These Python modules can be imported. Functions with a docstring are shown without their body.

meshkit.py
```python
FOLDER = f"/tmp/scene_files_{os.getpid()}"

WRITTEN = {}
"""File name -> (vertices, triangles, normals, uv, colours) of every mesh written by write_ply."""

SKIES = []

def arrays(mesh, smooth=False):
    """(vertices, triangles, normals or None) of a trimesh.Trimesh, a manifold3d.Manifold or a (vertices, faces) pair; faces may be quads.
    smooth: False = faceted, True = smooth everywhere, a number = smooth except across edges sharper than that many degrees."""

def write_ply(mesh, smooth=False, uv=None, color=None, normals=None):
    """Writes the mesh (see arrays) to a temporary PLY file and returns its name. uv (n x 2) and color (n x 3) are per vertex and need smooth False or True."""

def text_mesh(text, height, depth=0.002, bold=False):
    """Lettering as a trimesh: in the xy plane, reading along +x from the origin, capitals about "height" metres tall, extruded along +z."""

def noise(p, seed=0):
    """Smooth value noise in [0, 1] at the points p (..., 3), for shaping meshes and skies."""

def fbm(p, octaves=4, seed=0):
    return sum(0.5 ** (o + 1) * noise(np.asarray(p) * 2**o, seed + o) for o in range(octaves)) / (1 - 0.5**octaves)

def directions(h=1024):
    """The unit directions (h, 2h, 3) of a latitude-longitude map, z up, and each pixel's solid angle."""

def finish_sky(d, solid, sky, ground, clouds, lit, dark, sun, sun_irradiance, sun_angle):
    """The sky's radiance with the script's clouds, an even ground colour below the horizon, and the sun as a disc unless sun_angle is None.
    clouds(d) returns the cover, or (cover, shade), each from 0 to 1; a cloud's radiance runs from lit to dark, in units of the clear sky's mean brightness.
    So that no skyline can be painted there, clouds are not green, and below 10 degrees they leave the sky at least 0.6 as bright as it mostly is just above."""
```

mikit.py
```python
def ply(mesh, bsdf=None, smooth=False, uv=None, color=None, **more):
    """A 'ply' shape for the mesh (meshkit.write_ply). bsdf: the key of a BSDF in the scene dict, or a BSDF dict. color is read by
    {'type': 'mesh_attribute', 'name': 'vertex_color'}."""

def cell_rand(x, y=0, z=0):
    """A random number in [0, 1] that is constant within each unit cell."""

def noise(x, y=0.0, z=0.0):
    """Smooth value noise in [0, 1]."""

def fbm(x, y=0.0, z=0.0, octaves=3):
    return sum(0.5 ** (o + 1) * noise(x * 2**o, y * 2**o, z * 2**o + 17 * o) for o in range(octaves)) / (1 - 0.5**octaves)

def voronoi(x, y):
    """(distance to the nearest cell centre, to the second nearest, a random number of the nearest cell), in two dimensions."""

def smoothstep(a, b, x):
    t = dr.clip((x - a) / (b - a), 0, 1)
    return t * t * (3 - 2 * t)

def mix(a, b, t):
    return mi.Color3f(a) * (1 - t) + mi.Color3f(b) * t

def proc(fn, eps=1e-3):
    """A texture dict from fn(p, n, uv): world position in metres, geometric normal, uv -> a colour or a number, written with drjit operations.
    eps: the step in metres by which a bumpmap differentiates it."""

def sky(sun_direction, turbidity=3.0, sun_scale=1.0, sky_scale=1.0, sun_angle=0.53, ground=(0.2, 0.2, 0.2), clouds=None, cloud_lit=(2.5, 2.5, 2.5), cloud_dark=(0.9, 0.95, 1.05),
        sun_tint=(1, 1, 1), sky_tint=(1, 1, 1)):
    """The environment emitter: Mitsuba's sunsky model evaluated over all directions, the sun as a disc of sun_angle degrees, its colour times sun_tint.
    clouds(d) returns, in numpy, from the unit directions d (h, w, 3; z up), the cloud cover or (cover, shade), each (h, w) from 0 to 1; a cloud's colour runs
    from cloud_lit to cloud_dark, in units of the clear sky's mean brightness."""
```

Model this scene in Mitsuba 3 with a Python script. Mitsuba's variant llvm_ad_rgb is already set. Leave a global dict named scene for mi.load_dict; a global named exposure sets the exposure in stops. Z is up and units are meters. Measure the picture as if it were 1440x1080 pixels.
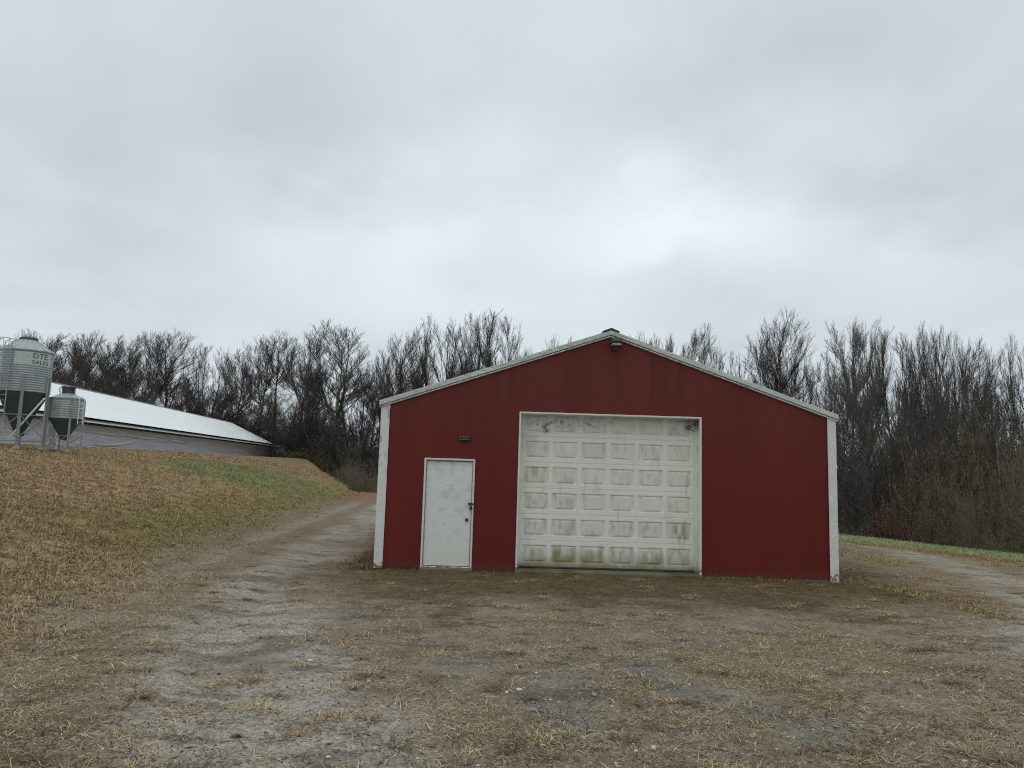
import math
import numpy as np
import trimesh
import mitsuba as mi
import drjit as dr
import mikit
import meshkit
from mikit import fbm, noise, voronoi, smoothstep, mix, cell_rand

T = mi.ScalarTransform4f
scene, labels = {}, {}

# ------------------------------------------------------------------ camera, sky, exposure
EYE = np.array([0.0, 0.0, 1.65])
PITCH, ROLL = math.radians(6.84), math.radians(1.72)
FWD = np.array([0.0, math.cos(PITCH), math.sin(PITCH)])
UP0 = np.array([0.0, -math.sin(PITCH), math.cos(PITCH)])
UPV = UP0 * math.cos(ROLL) - np.array([1.0, 0, 0]) * math.sin(ROLL)
scene['camera'] = {'type': 'perspective', 'fov': 68.878, 'fov_axis': 'x', 'near_clip': 0.1, 'far_clip': 4000.0,
                   'to_world': T().look_at(origin=EYE.tolist(), target=(EYE + FWD).tolist(), up=UPV.tolist())}


def clouds(d):
    eld = np.degrees(np.arcsin(np.clip(d[..., 2], -1, 1)))
    az = np.degrees(np.arctan2(d[..., 0], d[..., 1]))
    # a low layered deck: soft noise on a plane overhead
    k = 1.0 / np.maximum(d[..., 2] + 0.22, 0.06)
    q = np.stack([d[..., 0] * k * 1.15, d[..., 1] * k * 0.95, np.full_like(k, 3.7)], -1)
    n = meshkit.fbm(q, 3, seed=14)
    n2 = meshkit.fbm(q * 2.3 + 9.1, 4, seed=5)
    n3 = meshkit.fbm(q * 5.5 + 2.3, 4, seed=8)
    shade = 0.55 + 0.36 * (n - 0.5) + 0.34 * (n2 - 0.5) + 0.22 * (n3 - 0.5)

    def thin(a0, e0, sa, se):   # places where the deck is thin and the light comes through
        return np.exp(-((az - a0 + 9 * (n2 - 0.5)) / sa) ** 2 - ((eld - e0 + 6 * (n3 - 0.5)) / se) ** 2)
    w = 0.5 + 0.6 * n2 + 0.4 * n3
    shade = shade - 0.24 * thin(13, 18.2, 11, 3.2) * w - 0.12 * thin(15, 17.8, 7, 2.0) * w - 0.20 * thin(-9.5, 16.8, 5.5, 3.0) * w \
        - 0.13 * thin(-18, 16.3, 3.6, 2.6) * w - 0.16 * thin(3, 22, 17, 9) - 0.13 * thin(29, 14.5, 6.5, 2.4) * w - 0.13 * thin(-5, 12.6, 12, 2.6) * w
    shade = shade + 0.15 * thin(30, 20, 8, 4) + 0.14 * thin(-31, 18, 7, 6) + 0.13 * thin(-16, 25, 10, 5) + 0.13 * thin(27, 28, 9, 5) + 0.07 * thin(12, 12.5, 8, 2.2)
    # an overcast sky is brightest towards the zenith
    t = np.clip((eld - 34) / 42, 0, 1)
    shade = shade - 0.58 * t * t * (3 - 2 * t)
    return np.ones_like(shade), np.clip(shade, 0, 1)


scene['sky'] = mikit.sky([-0.20, -0.42, 0.88], turbidity=4, sun_scale=0.13, sun_angle=50, clouds=clouds,
                         cloud_lit=(3.42, 3.78, 3.98), cloud_dark=(1.66, 1.84, 2.00), ground=(0.15, 0.13, 0.10))
exposure = 1.36

rng = np.random.default_rng(7)


# ------------------------------------------------------------------ helpers
def numbered(name):
    if name not in USED:
        USED[name] = 0
        return name
    USED[name] += 1
    return f'{name}_{USED[name]:03d}'


USED = {}


def mat(*rows):
    return T(np.array(rows, float))


def put(key, mesh, bsdf, smooth=False, to_world=None, **kw):
    d = mikit.ply(mesh, bsdf, smooth=smooth, **kw)
    if to_world is not None:
        d['to_world'] = to_world
    scene[key] = d
    return d


def tag(key, label=None, category=None, group=None, kind=None):
    e = {}
    if label: e['label'] = label
    if category: e['category'] = category
    if group: e['group'] = group
    if kind: e['kind'] = kind
    labels[key] = e


class MB:
    """collects pieces into one mesh"""

    def __init__(self):
        self.v, self.f, self.n = [], [], 0

    def add(self, v, f):
        v, f = np.asarray(v, float), np.asarray(f, int)
        if f.shape[1] == 4:
            f = np.vstack([f[:, [0, 1, 2]], f[:, [0, 2, 3]]])
        self.v.append(v); self.f.append(f + self.n); self.n += len(v)
        return self

    def mesh(self, m):
        return self.add(m.vertices, m.faces)

    def box(self, x0, x1, y0, y1, z0, z1, b=0.0):
        if b <= 0:
            v = [(x, y, z) for x in (x0, x1) for y in (y0, y1) for z in (z0, z1)]
            return self.add(v, [[0, 1, 3, 2], [4, 6, 7, 5], [0, 4, 5, 1], [2, 3, 7, 6], [0, 2, 6, 4], [1, 5, 7, 3]])
        c, h = np.array([x0 + x1, y0 + y1, z0 + z1]) / 2, np.array([x1 - x0, y1 - y0, z1 - z0]) / 2
        pts = []
        for s in np.ndindex(2, 2, 2):
            s = np.array(s) * 2 - 1
            for k in range(3):
                e = h - b
                e[k] = h[k]
                pts.append(c + s * e)
        return self.mesh(trimesh.convex.convex_hull(np.array(pts)))

    def quad(self, a, b, c, d):
        return self.add([a, b, c, d], [[0, 1, 2], [0, 2, 3]])

    def tube(self, pts, rad, sides=8, cap=True):
        v, f = tube(np.asarray(pts, float), rad, sides, cap)
        return self.add(v, f)

    def out(self):
        return np.vstack(self.v), np.vstack(self.f)


def tube(p, r, sides=8, cap=True):
    r = np.broadcast_to(np.asarray(r, float), (len(p),))
    d = np.gradient(p, axis=0)
    d /= np.linalg.norm(d, axis=1, keepdims=True) + 1e-12
    ref = np.array([0.3, 0.2, 0.93]) if abs(d[0] @ [0, 0, 1]) < 0.8 else np.array([1.0, 0.1, 0])
    x = np.cross(d, ref); x /= np.linalg.norm(x, axis=1, keepdims=True)
    y = np.cross(d, x)
    a = np.arange(sides) * 2 * np.pi / sides
    v = (p[:, None] + r[:, None, None] * (np.cos(a)[None, :, None] * x[:, None] + np.sin(a)[None, :, None] * y[:, None])).reshape(-1, 3)
    i = np.arange(sides); j = (i + 1) % sides
    f = [np.stack([k * sides + i, k * sides + j, (k + 1) * sides + j, (k + 1) * sides + i], 1) for k in range(len(p) - 1)]
    f = np.vstack(f)
    f = np.vstack([f[:, [0, 2, 1]], f[:, [0, 3, 2]]])
    if cap:
        n = len(v)
        v = np.vstack([v, p[:1], p[-1:]])
        e = (len(p) - 1) * sides
        f = np.vstack([f, np.stack([i, j, i * 0 + n], 1), np.stack([e + j, e + i, i * 0 + n + 1], 1)])
    return v, f


def tubes(P, R, sides=3):
    """many open tubes at once: P (n, k, 3), R (n, k)"""
    n, k, _ = P.shape
    d = P[:, -1] - P[:, 0]
    d /= np.linalg.norm(d, axis=1, keepdims=True) + 1e-12
    ref = np.where(np.abs(d[:, 2:]) < 0.8, [[0, 0, 1.0]], [[1.0, 0, 0]])
    x = np.cross(d, ref); x /= np.linalg.norm(x, axis=1, keepdims=True) + 1e-12
    y = np.cross(d, x)
    a = np.arange(sides) * 2 * np.pi / sides
    ring = np.cos(a)[None, :, None] * x[:, None] + np.sin(a)[None, :, None] * y[:, None]
    v = P[:, :, None] + R[:, :, None, None] * ring[:, None]
    i = np.arange(sides); j = (i + 1) % sides
    f = np.vstack([np.vstack([np.stack([s * sides + i, (s + 1) * sides + j, s * sides + j], 1), np.stack([s * sides + i, (s + 1) * sides + i, (s + 1) * sides + j], 1)]) for s in range(k - 1)])
    f = (f[None] + (np.arange(n) * k * sides)[:, None, None]).reshape(-1, 3)
    return v.reshape(-1, 3), f


def spikes(A, B, r):
    """thin three sided twigs that run to a point: A, B (n, 3)"""
    d = B - A
    ref = np.where(np.abs(d[:, 2:]) < 0.8 * np.linalg.norm(d, axis=1, keepdims=True), [[0, 0, 1.0]], [[1.0, 0, 0]])
    x = np.cross(d, ref); x /= np.linalg.norm(x, axis=1, keepdims=True) + 1e-12
    y = np.cross(d, x); y /= np.linalg.norm(y, axis=1, keepdims=True) + 1e-12
    r = np.broadcast_to(np.asarray(r, float), (len(A),))[:, None]
    v = np.stack([A + r * x, A - 0.5 * r * x + 0.87 * r * y, A - 0.5 * r * x - 0.87 * r * y, B], 1)
    f = np.array([[0, 1, 3], [1, 2, 3], [2, 0, 3]])
    f = (f[None] + (np.arange(len(A)) * 4)[:, None, None]).reshape(-1, 3)
    return v.reshape(-1, 3), f


def sstep(a, b, x):
    t = np.clip((np.asarray(x, float) - a) / (b - a), 0, 1)
    return t * t * (3 - 2 * t)


# ------------------------------------------------------------------ materials
def rgb(*c):
    return {'type': 'rgb', 'value': list(c)}


def plain(key, base, rough=0.7, metallic=0.0, spec=0.3):
    base = mikit.proc(base) if callable(base) else rgb(*base)
    scene[key] = {'type': 'twosided', 'nested': {'type': 'principled', 'base_color': base, 'roughness': rough, 'metallic': metallic, 'specular': spec}}


def matte(key, base):
    scene[key] = {'type': 'twosided', 'nested': {'type': 'diffuse', 'reflectance': mikit.proc(base) if callable(base) else rgb(*base)}}


BX, BY, BZ, BYAW = -2.584, 14.945, -0.24, math.radians(1.0)
CB, SB = math.cos(BYAW), math.sin(BYAW)


def local(p):
    """barn coordinates: u along the front, w into the barn, h up"""
    x, y = p.x - BX, p.y - BY
    return x * CB + y * SB, y * CB - x * SB, p.z - BZ


def red_metal(p, n, uv):
    u, w, h = local(p)
    streak = noise(u * 2.3, 0.5, h * 0.22)
    fade = smoothstep(1.2, 4.2, h + 1.1 * (fbm(u * 0.7, w * 0.7, h * 0.5) - 0.5))
    c = mix((0.128, 0.0158, 0.0130), (0.122, 0.0260, 0.0210), fade)
    c = c * (0.90 + 0.22 * streak)
    dark = smoothstep(0.66, 0.9, noise(u * 7.0, 3.0, h * 0.5)) * smoothstep(2.4, 4.0, h)
    c = mix(c, (0.055, 0.014, 0.013), dark * 0.35)
    mud = smoothstep(0.20, 0.0, h + 0.22 * (fbm(u * 6, w * 6, h * 9) - 0.5))
    return mix(c, (0.10, 0.055, 0.035), mud * 0.35)


plain('red_metal', red_metal, rough=0.6, spec=0.2)


def white_trim(p, n, uv):
    u, w, h = local(p)
    c = mix((0.66, 0.68, 0.66), (0.60, 0.61, 0.58), fbm(u * 3, w * 3, h * 3))
    mott = smoothstep(0.50, 0.72, fbm(u * 22, w * 22, h * 22, octaves=4))
    top = smoothstep(3.0, 3.3, h)
    c = mix(c, (0.27, 0.28, 0.25), mott * (0.12 + 0.55 * top))
    lich = smoothstep(0.58, 0.7, noise(u * 20, w * 20, h * 6)) * smoothstep(1.5, 2.6, h) * smoothstep(0.3, 0.1, u)
    c = mix(c, (0.20, 0.20, 0.18), lich * 0.6)
    rust = smoothstep(0.60, 0.70, fbm(u * 30, w * 30, h * 22, octaves=4) + 0.14 * smoothstep(0.22, 0.0, h)) * smoothstep(0.30, 0.05, h)
    return mix(c, (0.13, 0.07, 0.04), rust * 0.85)


plain('white_trim', white_trim, rough=0.5)


def rake_metal(p, n, uv):
    u, w, h = local(p)
    c = mix((0.60, 0.63, 0.60), (0.46, 0.48, 0.45), fbm(u * 1.6, w * 3, h * 4))
    m = smoothstep(0.42, 0.70, fbm(u * 17, w * 20, h * 30, octaves=4))
    c = mix(c, (0.24, 0.25, 0.23), m * (0.62 - 0.35 * smoothstep(4.5, 7.5, u)))
    return mix(c, (0.33, 0.34, 0.23), smoothstep(0.6, 0.8, fbm(u * 3 + 7, w, h * 3)) * 0.35)


plain('rake_metal', rake_metal, rough=0.55)


def door_paint(p, n, uv):
    u, w, h = local(p)
    c = mix((0.70, 0.735, 0.72), (0.66, 0.68, 0.65), fbm(u * 2, w, h * 1.4))
    scuff = smoothstep(0.46, 0.72, fbm(u * 9, w, h * 7, octaves=4)) * smoothstep(0.75, 0.2, dr.abs(u - 1.5 + 0.15 * (h - 1.3))) * smoothstep(0.3, 0.8, h)
    c = mix(c, (0.50, 0.51, 0.48), scuff * 0.55)
    spot = smoothstep(0.62, 0.72, fbm(u * 26, w, h * 26)) * smoothstep(1.1, 1.7, h) * smoothstep(2.0, 1.6, h)
    c = mix(c, (0.38, 0.39, 0.36), spot * 0.45)
    low = smoothstep(0.75, 0.0, h + 0.4 * (fbm(u * 5, w, h * 2) - 0.5))
    return mix(c, (0.66, 0.64, 0.53), low * 0.6)


plain('door_paint', door_paint, rough=0.45)


def garage_paint(p, n, uv):
    u, w, h = local(p)
    q = (u - 2.80) / 0.60
    c = mix((0.74, 0.755, 0.69), (0.69, 0.705, 0.63), fbm(u * 1.3, 1.0, h * 1.1))
    # grey mildew that settles on the raised panels, and streaks that run down from them
    pu = (u - 2.84) / 0.5842
    fu, fv = pu - dr.floor(pu), (h - 0.062) / 0.519 - dr.floor((h - 0.062) / 0.519)
    field = smoothstep(0.49, 0.33, dr.abs(fu - 0.5) + 0.05 * (fbm(u * 9, 1.0, h * 9) - 0.5)) * smoothstep(0.40, 0.26, dr.abs(fv - 0.5))
    which = cell_rand(dr.floor(pu), dr.floor((h - 0.062) / 0.519), 5.0)
    run = fbm(u * 14, 2.0, h * 4.5, octaves=4)
    c = mix(c, (0.53, 0.535, 0.46), field * (0.20 + 0.45 * which))
    c = mix(c, (0.30, 0.31, 0.265), field * smoothstep(0.48, 0.72, run) * (0.12 + 0.48 * which))
    drip = smoothstep(0.58, 0.75, fbm(u * 16, 3.0, h * 1.8, octaves=4)) * smoothstep(0.45, 0.65, fbm(u * 1.9 + 3, 5.0, h * 1.9))
    c = mix(c, (0.40, 0.405, 0.345), drip * 0.30)
    up = smoothstep(0.52, 0.64, fbm(u * 13 + h * 8, 7.3, h * 11 - u * 6, octaves=4)) * smoothstep(0.13, 0.0, dr.abs(h - 2.93 + 0.05 * (noise(u * 4) - 0.5))) * smoothstep(1.5, 0.2, dr.abs(u - 3.85))
    c = mix(c, (0.14, 0.145, 0.125), up * 0.7)
    blot = smoothstep(0.12, 0.02, dr.abs(u - 3.30 - 0.03 * noise(h * 30))) * smoothstep(0.17, 0.05, dr.abs(h - 2.84)) * smoothstep(0.3, 0.6, fbm(u * 18, 3.0, h * 14))
    c = mix(c, (0.08, 0.085, 0.08), blot * 0.8)
    left = 0.7 * smoothstep(0.30, 0.1, dr.abs(u - 2.95)) * smoothstep(0.35, 0.1, dr.abs(h - 2.55)) * fbm(u * 9, 1.0, h * 9)
    c = mix(c, (0.30, 0.31, 0.30), left * 0.6)
    nest = smoothstep(0.24, 0.08, dr.abs(u - 6.32)) * smoothstep(0.20, 0.06, dr.abs(h - 2.98)) * smoothstep(0.28, 0.62, fbm(u * 41, 1.0, h * 37, octaves=4))
    c = mix(c, (0.060, 0.060, 0.048), nest * 0.9)
    # green algae that climbs from the sill, and under one panel
    alg = smoothstep(0.54, 0.12, h + 0.46 * (fbm(u * 11, 4.0, h * 3, octaves=4) - 0.5) + 0.10 * smoothstep(3.6, 2.9, u))
    patch = smoothstep(0.25, 0.60, cell_rand(dr.floor(pu), 3.0, 2.0)) * (0.5 + 0.5 * field)
    c = mix(c, (0.235, 0.225, 0.105), alg * (0.30 + 0.65 * patch))
    one = smoothstep(0.24, 0.03, dr.abs(u - 6.07)) * smoothstep(0.30, 0.08, dr.abs(h - 0.84)) * smoothstep(0.35, 0.65, fbm(u * 24, 6.0, h * 3.5))
    c = mix(c, (0.20, 0.195, 0.08), one * 0.75)
    slime = smoothstep(0.20, 0.06, h + 0.10 * (fbm(u * 7, 9.0, 1.0) - 0.5))
    return mix(c, (0.15, 0.14, 0.075), slime * 0.75)


plain('garage_paint', garage_paint, rough=0.5)
plain('dark_metal', (0.035, 0.035, 0.033), rough=0.5)
plain('ridge_metal', (0.05, 0.065, 0.075), rough=0.5)
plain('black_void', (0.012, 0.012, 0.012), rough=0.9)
plain('lens_plastic', (0.62, 0.60, 0.55), rough=0.3)
plain('grey_plastic', (0.12, 0.12, 0.105), rough=0.5)
plain('jamb_grey', (0.30, 0.285, 0.25), rough=0.6)
plain('brass', (0.09, 0.08, 0.065), rough=0.35, metallic=0.6)


def concrete(p, n, uv):
    c = mix((0.20, 0.185, 0.14), (0.12, 0.105, 0.065), fbm(p.x * 5, p.y * 5, p.z * 8, octaves=4))
    return mix(c, (0.09, 0.085, 0.04), smoothstep(0.5, 0.75, fbm(p.x * 2 + 4, p.y * 2, p.z * 3)))


matte('concrete', concrete)


def roof_white(p, n, uv):
    c = mix((0.72, 0.75, 0.75), (0.66, 0.69, 0.68), fbm(p.x * 0.3, p.y * 0.15, p.z))
    seam = smoothstep(0.42, 0.5, dr.abs((p.y * 1.1) - dr.floor(p.y * 1.1) - 0.5))
    return c * (1 - 0.05 * seam)


plain('roof_white', roof_white, rough=0.4)
plain('roof_edge', (0.22, 0.23, 0.23), rough=0.5)


def curtain(p, n, uv):
    c = mix((0.55, 0.56, 0.60), (0.44, 0.45, 0.485), fbm(p.y * 0.5, p.z * 2, p.x))
    return c * (0.85 + 0.3 * noise(p.y * 0.35, p.z * 9, 1.0))


plain('curtain', curtain, rough=0.35, spec=0.5)


def grey_board(p, n, uv):
    return mix((0.64, 0.66, 0.65), (0.52, 0.54, 0.535), fbm(p.y * 0.6, p.z * 14, 1.0))


plain('grey_board', grey_board, rough=0.6)
plain('pale_board', (0.60, 0.57, 0.53), rough=0.7)
plain('white_plastic', (0.70, 0.72, 0.70), rough=0.4)


def galv(p, n, uv):
    c = mix((0.36, 0.40, 0.41), (0.26, 0.295, 0.305), fbm(p.x * 1.6, p.y * 1.6, p.z * 1.2, octaves=4))
    return mix(c, (0.16, 0.18, 0.185), smoothstep(0.62, 0.8, fbm(p.x * 5, p.y * 5, p.z * 0.7)) * 0.5)


plain('galvanised', galv, rough=0.45, spec=0.5)


def galv_dark(p, n, uv):
    return mix((0.066, 0.086, 0.082), (0.042, 0.056, 0.054), fbm(p.x * 2, p.y * 2, p.z * 1.3))


plain('hopper_metal', galv_dark, rough=0.5, spec=0.4)
plain('sign_face', (0.46, 0.52, 0.50), rough=0.5)
plain('sign_logo', (0.36, 0.44, 0.41), rough=0.5)
plain('sign_ink', (0.075, 0.082, 0.10), rough=0.5)


def bark(p, n, uv):
    c = mix((0.062, 0.058, 0.051), (0.140, 0.131, 0.115), fbm(p.x * 0.45, p.y * 0.45, p.z * 0.13))
    return c * (0.75 + 0.5 * noise(p.x * 9, p.y * 9, p.z * 2.5))


def twig(p, n, uv):
    c = mix((0.060, 0.054, 0.048), (0.108, 0.097, 0.085), noise(p.x * 0.08, p.y * 0.08, 2.0))
    return c


matte('bark', bark)
matte('twig', twig)
matte('pale_bark', (0.22, 0.215, 0.195))
matte('brush_stem', (0.175, 0.155, 0.122))


def vcol(key, rough=0.9, trans=0.0):
    scene[key] = {'type': 'twosided', 'nested': {'type': 'diffuse', 'reflectance': {'type': 'mesh_attribute', 'name': 'vertex_color'}}}


vcol('straw')
vcol('stone', 0.8)
vcol('leafy')

# ------------------------------------------------------------------ terrain
XE_Y = [0, 6, 8.7, 12.7, 21.7, 32.2, 54, 70, 140, 400]
XE_X = [-5.3, -5.4, -5.7, -6.6, -8.2, -9.2, -10.8, -12.0, -14.0, -20.0]
BROW_X = [-400, -75, -60, -45, -29, -20, -12, -6, 5, 13, 16.5, 20, 30, 60, 400]
BROW_Y = [150, 150, 150, 148, 108, 79, 57, 56, 45, 31, 25, 21, 18, 14, 14]


def height(x, y, detail=True):
    x, y = np.asarray(x, float), np.asarray(y, float)
    r = np.hypot(x, y)
    z = -0.24 * sstep(4.5, 14.0, y) + 0.16 * sstep(24, 55, y) * sstep(2, -4, x)
    z = z - 0.022 * np.clip(x - 7, 0, 12) * sstep(5, 16, y)
    # the bank that climbs to the poultry house on the left
    s = np.interp(y, XE_Y, XE_X) - x
    w = 18.5
    ramp = np.clip(s, 0, None) / w
    ramp = np.where(ramp < 1, ramp - 0.10 * np.exp(-((ramp - 0.0) / 0.10) ** 2) * ramp / 0.1 * 0.2, 1.0)
    top = 2.50 + 0.0075 * np.clip(y - 38, 0, 110)
    z = z + top * (1 - np.exp(-np.clip(ramp, 0, 1) * 1.0)) / (1 - math.exp(-1.0)) * sstep(-0.02, 0.12, ramp) * np.clip(0.35 + y / 26.0, 0.5, 1)
    # beyond the brow the land falls into the woods
    d = y - np.interp(x, BROW_X, BROW_Y)
    d = np.clip(d, 0, None)
    z = z - 6.0 * (1 - np.exp(-(d / 17.0) ** 1.5))
    z = z + 0.0 * r
    if detail:
        near = np.exp(-r / 90.0)
        p = np.stack([x, y, np.zeros_like(x)], -1)
        z = z + near * (0.07 * (meshkit.fbm(p * 0.45, 3, seed=3) - 0.5) * sstep(3, 12, r) + 0.045 * (meshkit.fbm(p * 2.2, 3, seed=8) - 0.5))
        z = z + 0.022 * (meshkit.fbm(p * 8.5, 3, seed=21) - 0.5) * sstep(45, 8, r)
        hill = sstep(0.5, 3, s) * sstep(90, 20, r)
        z = z + hill * 0.16 * (meshkit.fbm(np.stack([x * 1.6, y * 1.6, 0 * x], -1), 3, seed=31) - 0.5)
        # wheel ruts
        for xs, ys, k in RUTS:
            c = np.abs(x - np.interp(y, ys, xs)) if k == 0 else np.abs(y - np.interp(x, ys, xs))
            g = np.exp(-(c / 0.33) ** 2)
            ext = sstep(min(ys) - 1, min(ys) + 2, y if k == 0 else x) * sstep(max(ys) + 8, max(ys), y if k == 0 else x)
            z = z - 0.042 * g * ext * (0.6 + 0.4 * sstep(6, 11, r)) + 0.015 * np.exp(-((c - 0.62) / 0.25) ** 2) * ext
        # the ground is trodden level along the barn front
        u = (x - BX) * CB + (y - BY) * SB
        wv = (y - BY) * CB - (x - BX) * SB
        flat = sstep(1.6, 0.15, -wv) * sstep(-1.5, -0.2, u) * sstep(10.8, 9.4, u) * sstep(18, 14, wv)
        tgt = BZ - 0.035 - 0.03 * sstep(6.3, 9.2, u) + 0.016 * (meshkit.fbm(p * 5, 3, seed=2) - 0.5)
        z = z * (1 - flat) + tgt * flat
    return z


RUTS = [([-4.3, -5.2, -6.35, -6.9, -7.6, -9.2], [6.6, 9.9, 16.7, 22.8, 33, 55], 0),
        ([-1.2, -2.2, -3.0, -3.9, -4.6, -5.6, -7.4], [4.0, 6.1, 8.0, 13.4, 23.6, 34, 55], 0),
        ([27.6, 25.0, 20.6, 17.2, 13.8, 11.4], [9.0, 11.9, 13.2, 14.6, 17.0, 20.0], 1),
        ([25.6, 22.8, 18.6, 15.2, 11.8, 9.4], [8.4, 10.6, 11.6, 12.8, 15.2, 18.2], 1)]


def curve_np(x, y, xs, ys):
    return np.abs(x - np.interp(y, ys, xs))


def dr_interp(t, ts, vs):
    """piecewise linear, in drjit"""
    out = mi.Float(vs[0])
    for a, b, va, vb in zip(ts[:-1], ts[1:], vs[:-1], vs[1:]):
        out = out + (vb - va) * dr.clip((t - a) / (b - a), 0, 1)
    return out


# worn patches of the yard: x, y, half widths, strength
STRAW_AT = [(-3.27, 5.97, 0.51, 0.62, 0.9), (-3.84, 7.97, 1.04, 1.11, 1.0), (-4.13, 11.33, 1.05, 1.62, 0.9), (-2.77, 4.84, 0.29, 0.23, 0.6), (3.34, 8.18, 0.97, 1.32, 1.0), (1.94, 7.04, 0.33, 0.62, 0.9), (-0.3, 5.07, 0.36, 0.38, 1.0), (0.25, 4.97, 0.18, 0.24, 0.7), (-1.28, 10.01, 0.62, 1.27, 0.6), (0.52, 9.51, 0.79, 0.92, 0.6), (1.0, 6.19, 0.26, 0.48, 0.7), (2.44, 6.12, 0.26, 0.28, 0.7), (1.2, 5.31, 0.27, 0.28, 0.5), (6.66, 13.96, 0.78, 1.98, 0.8), (-1.47, 7.05, 0.25, 0.44, 0.5)]
GRAVEL_AT = [(0.47, 5.85, 0.34, 0.75, 1.0), (1.33, 6.76, 0.53, 0.68, 0.7), (2.12, 5.35, 0.32, 0.49, 1.0), (-2.08, 9.19, 0.48, 1.27, 0.8), (-0.46, 6.6, 0.42, 0.6, 0.6), (1.7, 6.06, 0.42, 0.37, 0.7), (-2.08, 6.72, 0.35, 1.1, 0.5), (-1.16, 5.07, 0.31, 0.44, 0.5)]
DAMP_AT = [(-1.31, 11.93, 1.16, 1.8, 0.7), (1.55, 12.24, 1.72, 1.67, 0.8), (4.19, 11.77, 1.15, 1.34, 0.8), (-0.68, 9.43, 0.25, 1.34, 0.7), (4.76, 10.11, 0.4, 0.52, 0.6), (7.13, 11.6, 0.42, 0.69, 0.6), (-2.85, 5.19, 0.13, 0.23, 0.6), (-1.56, 5.7, 0.13, 0.19, 0.6), (2.91, 5.82, 0.25, 0.25, 0.5), (1.85, 9.14, 0.61, 0.74, 0.5), (3.92, 7.41, 0.33, 0.35, 0.5)]


def patches(x, y, table, wx, wy, gauss):
    out = 0.0
    for px_, py_, rx, ry, k in table:
        out = out + k * gauss(((x - px_ + 0.5 * rx * wx) / rx) ** 2 + ((y - py_ + 0.5 * ry * wy) / ry) ** 2)
    return out


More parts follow.
